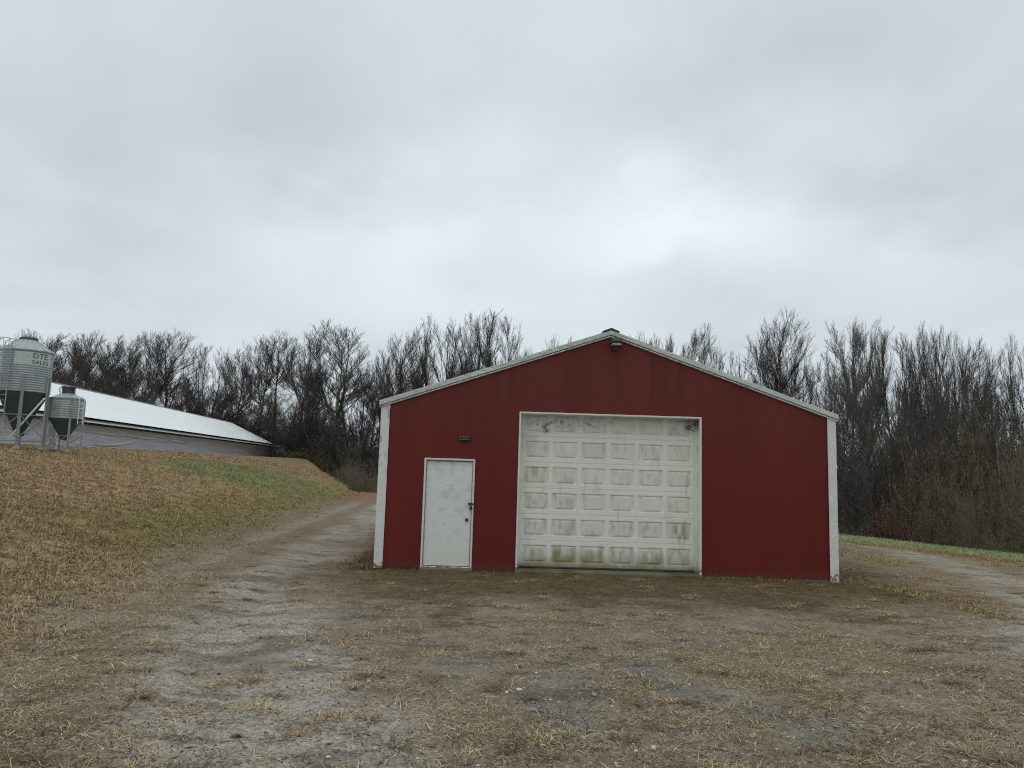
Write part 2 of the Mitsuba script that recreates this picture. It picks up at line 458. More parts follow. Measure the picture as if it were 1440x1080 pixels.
def ground_colour(p, n, uv):
    x, y = p.x, p.y
    wob = (fbm(x * 0.55, y * 0.55, 1.0) - 0.5) * 1.5 + (fbm(x * 2.6, y * 2.6, 4.0) - 0.5) * 0.7
    big = fbm(x * 0.32 + 5, y * 0.32, 2.0)
    mid = fbm(x * 1.4, y * 1.4, 7.0, octaves=4)
    fine = fbm(x * 11, y * 11, 3.0, octaves=4)
    grit = cell_rand(dr.floor(x * 70), dr.floor(y * 70), 3.0)
    grit2 = noise(x * 48, y * 48, 1.0)
    # trodden yard: grey brown silt, bluish gravel, thatch of dead grass
    silt = mix((0.298, 0.250, 0.192), (0.192, 0.157, 0.118), fbm(x * 2.7, y * 2.7, 11.0, octaves=4))
    gravel = mix((0.275, 0.262, 0.226), (0.140, 0.134, 0.116), grit2)
    thatch = mix((0.345, 0.275, 0.182), (0.120, 0.093, 0.060), fine)
    wx = 3 * (fbm(x * 1.7, y * 1.7, 21.0) - 0.5)
    wy = 3 * (fbm(x * 1.7 + 9, y * 1.7, 22.0) - 0.5)
    dg = lambda v: dr.exp(-v)
    pg = patches(x, y, GRAVEL_AT, wx, wy, dg)
    ps = patches(x, y, STRAW_AT, wx, wy, dg)
    pd = patches(x, y, DAMP_AT, wx, wy, dg)
    c = mix(silt, gravel, smoothstep(0.25, 0.75, pg + 0.5 * (fbm(x * 3.1, y * 3.1, 14.0) - 0.5) + 0.4 * (big - 0.5)) * 0.9)
    c = mix(c, thatch, smoothstep(0.38, 0.80, ps + 0.9 * (mid - 0.35) + 0.5 * (fine - 0.5)) * 0.85)
    # grey wheel tracks
    yl = dr_interp(y, [4, 6.1, 8, 13.4, 23.6, 34, 55], [-1.0, -2.0, -2.9, -3.9, -4.6, -5.6, -7.4])
    tr = smoothstep(1.35, 0.55, dr.abs(x - yl + 0.3 * wob)) * smoothstep(70, 40, y)
    yl2 = dr_interp(y, [6.6, 9.9, 16.7, 22.8, 33, 55], [-4.4, -5.3, -6.35, -6.9, -7.6, -9.2])
    tr = dr.maximum(tr, 0.6 * smoothstep(0.6, 0.15, dr.abs(x - yl2 + 0.2 * wob)) * smoothstep(5, 8, y) * smoothstep(60, 40, y))
    xr = dr_interp(y, [4, 8.5, 12.9, 17, 22, 27], [4.0, 6.3, 8.9, 10.2, 11.2, 11.6])
    rw = 1 - 0.45 * smoothstep(11, 16, y)
    tr = dr.maximum(tr, smoothstep(1.9, 0.8, dr.abs(x - xr - 0.6 + 0.4 * wob) / rw) * (1 - 0.25 * smoothstep(12, 18, y)))
    track = mix((0.423, 0.385, 0.327), (0.304, 0.274, 0.232), fbm(x * 3.2, y * 3.2, 5.0, octaves=4))
    track = track * (0.82 + 0.36 * grit2)
    c = mix(c, track, tr * smoothstep(0.86, 0.46, mid + 0.5 * (fine - 0.5)) * 0.95)
    xs_ = dr_interp(y, [4, 7.9, 12.3, 20.4, 33, 55], [-2.9, -3.75, -5.0, -5.7, -6.6, -8.2])
    strip = dr.exp(-dr.square((x - xs_ + 0.3 * wob) / 0.6)) * smoothstep(40, 18, y)
    strip = dr.maximum(strip, 0.8 * dr.exp(-dr.square((x + 4.0) / 1.6)) * smoothstep(8, 5, y) * smoothstep(-2.2, -3.0, x))
    strip = dr.maximum(strip, 0.8 * dr.exp(-dr.square((dr_interp(y, XE_Y[:9], XE_X[:9]) - x + 0.5) / 0.9)))
    c = mix(c, thatch, strip * smoothstep(0.30, 0.55, fine * 0.5 + mid * 0.5) * 0.85)
    # brown damp apron along the barn
    u, w, h = local(p)
    ap = smoothstep(5.6, 1.2, -w + 1.6 * wob) * smoothstep(-2.2, 0.5, u + wob) * smoothstep(11.5, 9.6, u + 0.6 * wob)
    moss = mix((0.147, 0.109, 0.054), (0.073, 0.054, 0.028), fbm(x * 5, y * 5, 8.0, octaves=4))
    moss = mix(moss, (0.20, 0.155, 0.088), smoothstep(0.55, 0.75, fbm(x * 2.2, y * 5, 15.0, octaves=4)) * 0.6)
    c = mix(c, moss, ap * 0.92)
    # the right side: tan grass by the corner, brown verge, then the green strip at the brow
    yb = dr_interp(x, [5, 13, 16.5, 20, 30], [45, 31, 25, 21, 18])
    bd = yb - y
    rt = smoothstep(6.6, 8.0, x + 0.5 * wob) * smoothstep(10, 14, y)
    tan = mix((0.362, 0.271, 0.146), (0.209, 0.160, 0.092), fine)
    c = mix(c, tan, rt * smoothstep(0.35, 0.6, mid) * (1 - tr) * 0.8)
    verge = mix((0.252, 0.174, 0.084), (0.138, 0.098, 0.053), fine)
    c = mix(c, verge, rt * smoothstep(9.5, 7.0, bd + 0.9 * wob) * 0.9)
    green = mix((0.247, 0.296, 0.145), (0.296, 0.296, 0.165), mid)
    c = mix(c, green * (0.75 + 0.5 * fine), rt * smoothstep(6.2, 4.4, bd + 0.9 * wob))
    # the bank
    xe = dr_interp(y, XE_Y[:9], XE_X[:9])
    s = xe - x
    bank = smoothstep(-1.0, 1.6, s + 1.3 * wob + 1.2 * (fine - 0.5))
    dry = mix((0.375, 0.275, 0.165), (0.300, 0.210, 0.118), fbm(x * 0.8, y * 0.8, 3.0))
    clump = fbm(x * 4.5, y * 4.5, 2.0, octaves=4)
    dry = mix(dry, (0.129, 0.081, 0.040), smoothstep(0.48, 0.74, clump) * 0.8)
    dry = mix(dry, (0.426, 0.302, 0.168), smoothstep(0.56, 0.36, clump) * 0.45)
    olive = mix((0.185, 0.165, 0.072), (0.245, 0.195, 0.098), fine)
    dry = mix(dry, olive, smoothstep(4.5, 1.0, s + 1.6 * wob) * smoothstep(12, 19, y) * 0.75)
    dry = mix(dry, mix((0.280, 0.230, 0.125), (0.347, 0.274, 0.151), fine), smoothstep(30, 42, y) * 0.35)
    g1 = smoothstep(1.35, 0.1, dr.square((s - 6.4 + 0.8 * wob) / 6.4) + dr.square((y - 43.5 - 0.8 * s + 3.5 * wob) / 9.5))
    dry = mix(dry, mix((0.151, 0.185, 0.076), (0.252, 0.263, 0.140), fbm(x * 1.1, y * 1.1, 6.0)), smoothstep(0.02, 0.7, g1) * 0.8)
    far = smoothstep(0.1, 0.6, fbm(x * 0.6, y * 0.6, 9.0)) * smoothstep(56, 68, y)
    dry = mix(dry, (0.207, 0.140, 0.095), far * 0.75)
    c = mix(c, dry, bank)
    # red clay where the track meets the trees
    clay = smoothstep(36, 48, y) * smoothstep(2.0, -0.5, s + wob) * smoothstep(3, -3, x)
    c = mix(c, mix((0.32, 0.175, 0.105), (0.235, 0.135, 0.088), mid), clay * 0.85)
    # leaf litter below the trees
    lit = smoothstep(-1.0, 3.0, y - dr_interp(x, BROW_X[2:13], BROW_Y[2:13]))
    c = mix(c, mix((0.085, 0.062, 0.040), (0.045, 0.034, 0.022), fbm(x * 2, y * 2, 1.0)), lit)
    dk = smoothstep(0.56, 0.74, fbm(x * 1.9 + 3, y * 4.2, 5.0, octaves=4)) * (1 - bank)
    c = mix(c, (0.100, 0.080, 0.056), dk * 0.5)
    c = mix(c, mix((0.075, 0.060, 0.040), (0.125, 0.098, 0.062), fine), smoothstep(0.25, 0.8, pd + 0.6 * (fbm(x * 3.4, y * 3.4, 24.0) - 0.5)) * (1 - bank) * 0.72)
    c = c * (0.44 + 0.56 * fine + 0.34 * grit2)
    spark = smoothstep(0.975, 0.995, grit) * (1 - bank)
    crumb = smoothstep(0.03, 0.01, grit) * (1 - bank)
    return mix(mix(c, (0.46, 0.43, 0.37), spark * 0.5), (0.05, 0.042, 0.033), crumb * 0.5)


def ground_bump(p, n, uv):
    x, y = p.x, p.y
    return 0.6 * fbm(x * 16, y * 16, 1.0, octaves=4) + 0.4 * noise(x * 75, y * 75, 2.0)


scene['earth'] = {'type': 'twosided', 'nested': {'type': 'bumpmap', 'arbitrary': mikit.proc(ground_bump, eps=0.004), 'scale': 0.028,
                  'bsdf': {'type': 'diffuse', 'reflectance': mikit.proc(ground_colour)}}}


def build_ground():
    rr = [0.6]
    while rr[-1] < 1500:
        r = rr[-1]
        rr.append(r * (1.0105 if 3 < r < 60 else 1.03 if r < 150 else 1.12))
    rr = np.array(rr)
    a = np.concatenate([np.linspace(-180, -48, 50, endpoint=False), np.linspace(-48, 48, 620), np.linspace(48, 180, 50)[1:-1]])
    R, A = np.meshgrid(rr, np.radians(a), indexing='ij')
    x, y = R * np.sin(A), R * np.cos(A)
    z = height(x, y)
    v = np.stack([x, y, z], -1).reshape(-1, 3)
    n0, n1 = x.shape
    i, j = np.meshgrid(np.arange(n0 - 1), np.arange(n1), indexing='ij')
    j2 = (j + 1) % n1
    q = np.stack([i * n1 + j, (i + 1) * n1 + j, (i + 1) * n1 + j2, i * n1 + j2], -1).reshape(-1, 4)
    v = np.vstack([v, [[0, 0, float(height(0.0, 0.0))]]])
    c = len(v) - 1
    k = np.arange(n1)
    f = np.vstack([q[:, [0, 2, 1]], q[:, [0, 3, 2]], np.stack([k, (k + 1) % n1, k * 0 + c], 1)])
    # normals once for the whole sheet, so that the pieces it is split into meet without a seam
    fn = np.cross(v[f[:, 1]] - v[f[:, 0]], v[f[:, 2]] - v[f[:, 0]])
    if fn[:, 2].mean() < 0:
        f = f[:, ::-1]; fn = -fn
    nn = np.zeros_like(v)
    for k in range(3):
        np.add.at(nn, f[:, k], fn)
    nn /= np.linalg.norm(nn, axis=1, keepdims=True) + 1e-20
    cen = v[f].mean(1)
    cx, cy = cen[:, 0], cen[:, 1]
    wob = (meshkit.fbm(np.stack([cx * 0.6, cy * 0.6, 0 * cx], -1), 3, seed=4) - 0.5) * 1.2
    s = np.interp(cy, XE_Y, XE_X) - cx
    brow = cy - np.interp(cx, BROW_X, BROW_Y)
    kind = np.zeros(len(f), int)
    tl = (cx > np.interp(cy, [4, 6.1, 8, 13.4, 23.6, 34, 55], [-2.6, -3.7, -4.6, -5.8, -7.0, -8.2, -9.6]) + wob) & (cx < np.interp(cy, [4, 6.1, 8, 13.4, 23.6, 34, 55], [0.2, -0.9, -1.9, -2.9, -3.4, -4.4, -6]) + wob) & (cy > 3)
    xr = np.interp(cy, [4, 8.5, 12.9, 17, 22, 27], [4.6, 6.9, 9.5, 10.8, 11.8, 12.2])
    tr = (np.abs(cx - xr + 0.4 * wob) < 1.6) & (cy > 3) & (cy < 30)
    kind[tl | tr] = 1
    kind[(s + 0.8 * wob > 0.5) & (cy > 2)] = 2
    kind[(cx > 6.5) & (brow > -5.2 + 0.5 * wob) & (cy > 8)] = 3
    kind[brow > 2.0] = 4
    kind[(np.hypot(cx, cy) > 320)] = 4
    for k, name in enumerate(['yard', 'dirt_track', 'grass_bank', 'grass_verge', 'forest_floor']):
        ff = f[kind == k]
        used, inv = np.unique(ff, return_inverse=True)
        path = meshkit.write_ply((v[used], inv.reshape(-1, 3)), normals=nn[used])
        scene[name] = {'type': 'ply', 'filename': path, 'face_normals': False, 'bsdf': {'type': 'ref', 'id': 'earth'}}
    tag('yard', 'trodden bare yard of silt and dead grass before the red barn', 'ground', kind='structure')
    tag('dirt_track', 'grey dirt and gravel wheel tracks curving past both sides of the barn', 'track', kind='structure')
    tag('grass_bank', 'dry brown grass bank rising to the long poultry house', 'bank', kind='structure')
    tag('grass_verge', 'green grass strip along the edge of the woods right of the barn', 'verge', kind='structure')
    tag('forest_floor', 'leaf covered ground falling away below the bare woods', 'ground', kind='structure')


build_ground()

# ------------------------------------------------------------------ the red barn
BW = T(np.array([[CB, -SB, 0, BX], [SB, CB, 0, BY], [0, 0, 1, BZ], [0, 0, 0, 1.0]]))
W, DEPTH, EAVE, PEAK = 9.144, 12.2, 3.15, 4.715
SL = (PEAK - EAVE) / (W / 2)


def top(u):
    return EAVE + SL * (W / 2 - abs(u - W / 2))


D0, D1, DH = 0.905, 1.882, 2.118          # man door opening
G0, G1, GH = 2.775, 6.410, 3.100          # garage door opening
tag('barn', 'red metal barn with low gable and two white doors', 'barn')


def profile():
    """(u, depth) of the ribbed sheet, outwards positive"""
    pts = []
    k = 0.0
    while k < W + 0.1:
        pts += [(k - 0.030, 0.0), (k - 0.012, 0.011), (k + 0.012, 0.011), (k + 0.030, 0.0)]
        m = k + 0.1143
        pts += [(m - 0.012, 0.0), (m, 0.0022), (m + 0.012, 0.0)]
        k += 0.2286
    return np.array(pts)


PROF = profile() * [1, 0.6]


def siding(u0, u1, openings, lap=0.0):
    b = MB()
    us = sorted(set([u0, u1, W / 2, *[o[0] for o in openings], *[o[1] for o in openings], *PROF[:, 0].tolist()]))
    us = [u for u in us if u0 <= u <= u1]
    for a, c in zip(us[:-1], us[1:]):
        if c - a < 1e-5: continue
        m = (a + c) / 2
        iv = [(0.0, None)]
        for o in openings:
            if o[0] < m < o[1]:
                iv = [(o[2], None)]
        da, dc = np.interp([a, c], PROF[:, 0], PROF[:, 1])
        for lo, _ in iv:
            b.quad((a, -da - lap, lo), (c, -dc - lap, lo), (c, -dc - lap, top(c) - 0.01), (a, -da - lap, top(a) - 0.01))
    return b.out()


OPEN = [(D0, D1, DH), (G0, G1, GH)]
for i in range(10):
    u0, u1 = max(0.02, 0.914 * i + 0.0 - 0.018), min(W - 0.02, 0.914 * (i + 1) + 0.012)
    k = 'barn__front_wall__siding_panel' + (f'_{i:03d}' if i else '')
    put(k, siding(u0, u1, OPEN, lap=0.0 if i % 2 else 0.002), 'red_metal', to_world=BW)
# frame behind the siding: back, sides and roof
b = MB()
b.quad((0, 0.03, 0), (0, DEPTH, 0), (0, DEPTH, EAVE), (0, 0.03, EAVE))
b.quad((W, 0.03, 0), (W, DEPTH, 0), (W, DEPTH, EAVE), (W, 0.03, EAVE))
b.add([(0, DEPTH, 0), (W, DEPTH, 0), (W, DEPTH, EAVE), (W / 2, DEPTH, PEAK), (0, DEPTH, EAVE)], [[0, 1, 2], [0, 2, 4], [4, 2, 3]])
put('barn__side_wall', b.out(), 'red_metal', to_world=BW)
b = MB()
e = 0.055
for sgn in (-1, 1):
    ua, ub = (W / 2, -e) if sgn < 0 else (W / 2, W + e)
    za, zb = PEAK + 0.115, PEAK + 0.115 - SL * abs(ub - W / 2)
    b.quad((ua, -0.05, za), (ub, -0.05, zb), (ub, DEPTH + 0.1, zb), (ua, DEPTH + 0.1, za))
put('barn__roof', b.out(), 'rake_metal', to_world=BW)


def rake(sgn, off0, off1, w0, w1):
    """a board along one slope: off0..off1 above the wall top, w0..w1 in depth"""
    ue = -e if sgn < 0 else W + e
    um = W / 2
    def z(u, o): return EAVE + SL * (W / 2 - abs(u - W / 2)) + o
    c = 0.006
    ring = [(w0, off0 + c), (w0 + c, off0), (w1, off0), (w1, off1), (w0 + c, off1), (w0, off1 - c)]
    v = [(ue, w, z(ue, o)) for w, o in ring] + [(um, w, z(um, o)) for w, o in ring]
    n = len(ring)
    f = [[i, (i + 1) % n, (i + 1) % n + n, i + n] for i in range(n)]
    bb = MB().add(v, f)
    bb.add([v[i] for i in range(n)], [[0, i, i + 1] for i in range(1, n - 1)])
    return bb.out()


for sgn, nm in ((-1, ''), (1, '_001')):
    put('barn__rake_board' + nm, rake(sgn, 0.036, 0.135, -0.075, 0.02), 'rake_metal', to_world=BW)
    put('barn__rake_trim' + nm, rake(sgn, -0.004, 0.028, -0.048, 0.02), 'white_trim', to_world=BW)
    put('barn__rake_gap' + nm, rake(sgn, 0.026, 0.040, -0.036, 0.02), 'black_void', to_world=BW)
# corner trims, L-shaped sheet folded round each corner
for nm, u, sg in (('', 0.0, 1), ('_001', W, -1)):
    b = MB()
    lo = -0.02 if nm == '' else -0.06
    b.box(min(u - sg * 0.012, u + sg * 0.135), max(u - sg * 0.012, u + sg * 0.135), -0.022, -0.014, lo, EAVE + 0.05)
    b.box(min(u + sg * 0.135, u + sg * 0.157), max(u + sg * 0.135, u + sg * 0.157), -0.032, -0.014, lo, EAVE + 0.05, 0.004)
    b.box(min(u - sg * 0.012, u - sg * 0.02), max(u - sg * 0.012, u - sg * 0.02), -0.02, 0.14, lo, EAVE + 0.02)
    put('barn__corner_trim' + nm, b.out(), 'white_trim', to_world=BW)
labels['barn__corner_trim_001'] = {'label': 'white corner trim with rusty chipped foot'}
# ridge cap end
b = MB()
for sgn in (-1, 1):
    x1 = W / 2 + sgn * 0.17
    z0, z1 = PEAK + 0.148, PEAK + 0.148 - SL * 0.17
    b.add([(W / 2, -0.09, z0), (x1, -0.09, z1), (x1, -0.09, z1 + 0.022), (W / 2, -0.09, z0 + 0.032), (W / 2, DEPTH, z0), (x1, DEPTH, z1), (x1, DEPTH, z1 + 0.022), (W / 2, DEPTH, z0 + 0.032)],
          [[0, 1, 2, 3], [3, 2, 6, 7], [1, 5, 6, 2]])
put('barn__ridge_cap', b.out(), 'ridge_metal', to_world=BW)
# slab edge
b = MB()
b.box(G0 - 0.02, G1 + 0.02, -0.16, 0.34, -0.30, 0.028, 0.02)
put('barn__door_sill', b.out(), 'concrete', to_world=BW)
b = MB()
b.box(D0 - 0.03, D1 + 0.03, -0.12, 0.2, -0.30, 0.02, 0.015)
put('barn__door_sill_001', b.out(), 'concrete', to_world=BW)
b = MB()
b.box(0.03, W - 0.03, 0.02, DEPTH - 0.02, -0.5, -0.001)
put('barn__foundation', b.out(), 'concrete', to_world=BW)

# man door
b = MB()
t = 0.034
for x0, x1, z0, z1 in ((D0 - 0.015, D0 + t - 0.015, 0.0, DH), (D1 - t + 0.015, D1 + 0.015, 0.0, DH), (D0 - 0.015, D1 + 0.015, DH, DH + t)):
    b.box(x0, x1, -0.028, 0.10, z0, z1, 0.003)
put('barn__door__frame', b.out(), 'white_trim', to_world=BW)
b = MB()
b.box(D0 + 0.010, D0 + 0.034, 0.020, 0.095, 0.02, DH)
b.box(D1 - 0.034, D1 - 0.010, 0.020, 0.095, 0.02, DH)
b.box(D0 + 0.012, D1 - 0.012, 0.020, 0.095, DH - 0.022, DH)
put('barn__door__jamb', b.out(), 'jamb_grey', to_world=BW)
b = MB()
b.box(D0 + 0.036, D1 - 0.036, 0.035, 0.08, 0.055, DH - 0.026, 0.004)
put('barn__door', b.out(), 'door_paint', to_world=BW)
labels['barn__door'] = {'label': 'scuffed plain white entry door'}
b = MB()
b.box(D0 + 0.03, D1 - 0.03, 0.0, 0.09, 0.021, 0.042, 0.004)
put('barn__door__threshold', b.out(), 'white_trim', to_world=BW)
kn = trimesh.creation.revolve(np.array([(0, 0.0), (0.034, 0.0), (0.034, 0.006), (0.014, 0.012), (0.012, 0.03), (0.028, 0.045), (0.030, 0.060), (0.020, 0.072), (0, 0.076)]), sections=20)
kn.apply_transform(trimesh.transformations.rotation_matrix(math.pi / 2, [1, 0, 0]))
kn.apply_translation([D1 - 0.115, 0.035, 0.955])
put('barn__door__knob', kn, 'dark_metal', smooth=35, to_world=BW)
b = MB()
b.box(D1 - 0.10, D1 + 0.035, -0.040, -0.030, 1.255, 1.285, 0.003)
b.box(D1 - 0.085, D1 - 0.045, -0.030, 0.036, 1.250, 1.290, 0.003)
b.tube([(D1 - 0.05, -0.05, 1.27), (D1 - 0.052, -0.066, 1.235), (D1 - 0.04, -0.066, 1.215), (D1 - 0.022, -0.06, 1.235), (D1 - 0.022, -0.046, 1.265)], 0.006, 6)
b.box(D1 - 0.068, D1 - 0.012, -0.078, -0.050, 1.155, 1.222, 0.006)
put('barn__door__padlock', b.out(), 'dark_metal', to_world=BW)

# garage door: six sections, each with six pressed panels
b = MB()
for x0, x1, z0, z1 in ((G0 - 0.022, G0 + 0.013, -0.02, GH), (G1 - 0.013, G1 + 0.022, -0.05, GH), (G0 - 0.022, G1 + 0.022, GH, GH + 0.033)):
    b.box(x0, x1, -0.030, 0.05, z0, z1, 0.003)
put('barn__garage_door__frame', b.out(), 'white_trim', to_world=BW)
b = MB()
b.box(G0 - 0.004, G0 + 0.006, 0.05, 0.34, 0.0, GH)
b.box(G1 - 0.006, G1 + 0.004, 0.05, 0.34, 0.0, GH)
b.box(G0 + 0.006, G1 - 0.006, 0.05, 0.34, GH - 0.006, GH + 0.004)
b.box(G0 + 0.006, G0 + 0.045, 0.205, 0.235, 0.03, GH - 0.006, 0.004)
b.box(G1 - 0.050, G1 - 0.006, 0.205, 0.235, 0.03, GH - 0.006, 0.004)
put('barn__garage_door__jamb', b.out(), 'garage_paint', to_world=BW)
SH, SB0, FY = 0.519, 0.062, 0.25
GX0, GX1 = G0 + 0.02, G1 - 0.02
PW, PH, NP = 0.515, 0.335, 6
pitch = (GX1 - GX0 - 0.09) / NP
for r_ in range(6):
    z0 = SB0 + r_ * SH
    z1 = z0 + SH
    b = MB()
    zc = (z0 + z1) / 2 - 0.004
    xs = [GX0]
    for c_ in range(NP):
        xc = GX0 + 0.045 + pitch * (c_ + 0.5)
        xs += [xc - PW / 2, xc + PW / 2]
    xs += [GX1]
    g = 0.007
    zs = [z0 + g, zc - PH / 2, zc + PH / 2, z1 - g]
    for a in range(len(xs) - 1):
        for c in range(3):
            if c == 1 and a % 2 == 1: continue
            b.quad((xs[a], FY, zs[c]), (xs[a + 1], FY, zs[c]), (xs[a + 1], FY, zs[c + 1]), (xs[a], FY, zs[c + 1]))
    b.quad((GX0, FY + 0.012, z0), (GX1, FY + 0.012, z0), (GX1, FY, zs[0]), (GX0, FY, zs[0]))
    b.quad((GX0, FY, zs[3]), (GX1, FY, zs[3]), (GX1, FY + 0.012, z1), (GX0, FY + 0.012, z1))
    b.quad((GX0, FY + 0.03, z0 - 0.004), (GX1, FY + 0.03, z0 - 0.004), (GX1, FY + 0.03, z1), (GX0, FY + 0.03, z1))
    put('barn__garage_door__section' + (f'_{r_:03d}' if r_ else ''), b.out(), 'garage_paint', to_world=BW)
    for c_ in range(NP):
        xc = GX0 + 0.045 + pitch * (c_ + 0.5)
        rings = [(0, 0.0), (0.014, 0.022), (0.022, 0.023), (0.038, 0.003), (0.060, 0.001)]
        b = MB()
        v = []
        for ins, dep in rings:
            sx_ = ins * 2.4          # the ends of a pressed panel slope more gently than its long edges
            v += [(xc - PW / 2 + sx_, FY + dep, zc - PH / 2 + ins), (xc + PW / 2 - sx_, FY + dep, zc - PH / 2 + ins),
                  (xc + PW / 2 - sx_, FY + dep, zc + PH / 2 - ins), (xc - PW / 2 + sx_, FY + dep, zc + PH / 2 - ins)]
        f = []
        for q in range(len(rings) - 1):
            for s_ in range(4):
                f.append([q * 4 + s_, q * 4 + (s_ + 1) % 4, q * 4 + 4 + (s_ + 1) % 4, q * 4 + 4 + s_])
        L = (len(rings) - 1) * 4
        f.append([L, L + 1, L + 2, L + 3])
        b.add(v, f)
        i = r_ * NP + c_
        put('barn__garage_door__panel' + (f'_{i:03d}' if i else ''), b.out(), 'garage_paint', to_world=BW)
b = MB()
b.tube([(GX0 + 0.01, FY + 0.01, 0.045), (GX1 - 0.01, FY + 0.01, 0.045)], 0.018, 8)
put('barn__garage_door__weather_seal', b.out(), 'dark_metal', to_world=BW)

# lamp under the ridge
tag('security_light', 'dark floodlight with pale lens under the peak of the barn gable', 'light')
b = MB()
lx = W / 2 + 0.085
b.box(lx - 0.06, lx + 0.06, -0.075, -0.03, 4.56, 4.64, 0.006)
b.box(lx - 0.115, lx + 0.115, -0.27, -0.076, 4.545, 4.665, 0.012)
put('security_light__housing', b.out(), 'dark_metal', to_world=BW)
b = MB()
b.box(lx - 0.088, lx + 0.088, -0.285, -0.271, 4.590, 4.645, 0.005)
put('security_light__reflector', b.out(), 'grey_plastic', to_world=BW)
b = MB()
b.box(lx - 0.092, lx + 0.092, -0.262, -0.09, 4.520, 4.546, 0.008)
put('security_light__lens', b.out(), 'lens_plastic', to_world=BW)
b = MB()
b.box(lx - 0.055, lx + 0.045, -0.11, -0.03, 4.43, 4.518, 0.01)
put('security_light__sensor', b.out(), 'dark_metal', to_world=BW)
# small fixture over the man door
tag('wall_fixture', 'small dark rectangular twin fixture above the white entry door', 'fixture')
fx, fz = 1.665, 2.56
b = MB()
b.box(fx - 0.105, fx + 0.105, -0.060, -0.012, fz - 0.050, fz + 0.050, 0.008)
put('wall_fixture__housing', b.out(), 'dark_metal', to_world=BW)
for i, ox in enumerate((-0.048, 0.052)):
    b = MB()
    ring = [(ox - 0.044, -0.026), (ox + 0.040, -0.026), (ox + 0.040, 0.030), (ox - 0.044, 0.030)]
    for (xa, za), (xb, zb) in zip(ring, ring[1:] + ring[:1]):
        b.tube([(fx + xa, -0.064, fz + za), (fx + xb, -0.064, fz + zb)], 0.0075, 6)
    put('wall_fixture__rim' + ('_001' if i else ''), b.out(), 'grey_plastic', to_world=BW)

# ------------------------------------------------------------------ poultry house
HA, HB = np.array([-34.06, 60.0]), np.array([-43.05, 135.0])
HD = (HB - HA) / np.linalg.norm(HB - HA)
HN = np.array([-HD[1], HD[0]])            # to the left, across the house
HS = HA - HD * 26.0                       # the near end is outside the frame
HL = float(np.linalg.norm(HB - HS))
HZ0, HZ1 = 2.80 - 26 * 0.0081, 3.40
tag('poultry_house', 'long white roofed poultry house with grey curtain wall on the bank', 'poultry house')
SK = (HZ1 - HZ0) / HL
HW_ = T(np.array([[HD[0], HN[0], 0, HS[0]], [HD[1], HN[1], 0, HS[1]], [SK, 0, 1, HZ0], [0, 0, 0, 1.0]]))
# a shear in z by the slope of the pad would tilt nothing but the floor line: the house is built on a slightly sloping pad
HALF, WALL, RISE, OV = 7.2, 2.32, 3.40, 1.15


def hput(name, b, m, smooth=False, label=None):
    v, f = b.out() if isinstance(b, MB) else b
    v = np.asarray(v, float)
    w = np.stack([HS[0] + HD[0] * v[:, 0] + HN[0] * v[:, 1], HS[1] + HD[1] * v[:, 0] + HN[1] * v[:, 1], HZ0 + SK * v[:, 0] + v[:, 2]], 1)
    put('poultry_house__' + name, (w, f), m, smooth=smooth)


def rz(v): return WALL + 0.10 + RISE * v / HALF


b = MB()
for side in (0, 1):
    def V(v): return v if side == 0 else 2 * HALF - v
    b.quad((-0.3, V(-OV), rz(-OV)), (HL + 0.5, V(-OV), rz(-OV)), (HL + 0.5, V(HALF), rz(HALF)), (-0.3, V(HALF), rz(HALF)))
    b.quad((-0.3, V(-OV), rz(-OV) - 0.05), (HL + 0.5, V(-OV), rz(-OV) - 0.05), (HL + 0.5, V(-OV), rz(-OV)), (-0.3, V(-OV), rz(-OV)))
hput('roof', b, 'roof_white')
b = MB()
b.tube([(-0.3, HALF, rz(HALF) + 0.03), (HL + 0.5, HALF, rz(HALF) + 0.03)], 0.07, 6)
hput('roof__ridge_cap', b, 'roof_edge')
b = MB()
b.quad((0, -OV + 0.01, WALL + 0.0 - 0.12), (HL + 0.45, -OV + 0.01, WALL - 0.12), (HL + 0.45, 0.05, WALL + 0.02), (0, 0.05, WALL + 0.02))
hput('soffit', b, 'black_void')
b = MB()
b.box(0, HL, 0, 0.08, 1.75, WALL + 0.08)
hput('vent_opening', b, 'hopper_metal')
b = MB()
b.box(0, HL, -0.025, 0.06, 1.30, 1.74)
for z in (1.42, 1.56, 1.70):
    b.box(0, HL, -0.045, -0.025, z - 0.012, z + 0.012)
hput('upper_board', b, 'grey_board')
# plastic curtain with folds
nx, nz = 700, 16
L_, Z_ = np.meshgrid(np.linspace(0, HL - 0.1, nx), np.linspace(0.10, 1.29, nz), indexing='ij')
pp = np.stack([L_ * 0.55 + Z_ * 2.2, Z_ * 3.4 - L_ * 0.25, L_ * 0], -1)
folds = meshkit.fbm(pp, 4, seed=6) - 0.5
near = sstep(42, 24, L_)
yv = -0.05 - 0.06 * folds - near * 0.10 * np.abs(meshkit.noise(np.stack([L_ * 0.9 - Z_ * 2.6, Z_ * 1.2, 0 * L_ + 3], -1), 9) - 0.5) * 2
vv = np.stack([L_, yv, Z_], -1).reshape(-1, 3)
i, j = np.meshgrid(np.arange(nx - 1), np.arange(nz - 1), indexing='ij')
q = np.stack([i * nz + j, (i + 1) * nz + j, (i + 1) * nz + j + 1, i * nz + j + 1], -1).reshape(-1, 4)
hput('curtain', (vv, np.vstack([q[:, [0, 1, 2]], q[:, [0, 2, 3]]])), 'curtain', smooth=True)
b = MB()
b.box(0, HL, -0.07, 0.05, -0.25, 0.085)
hput('base_board', b, 'pale_board')
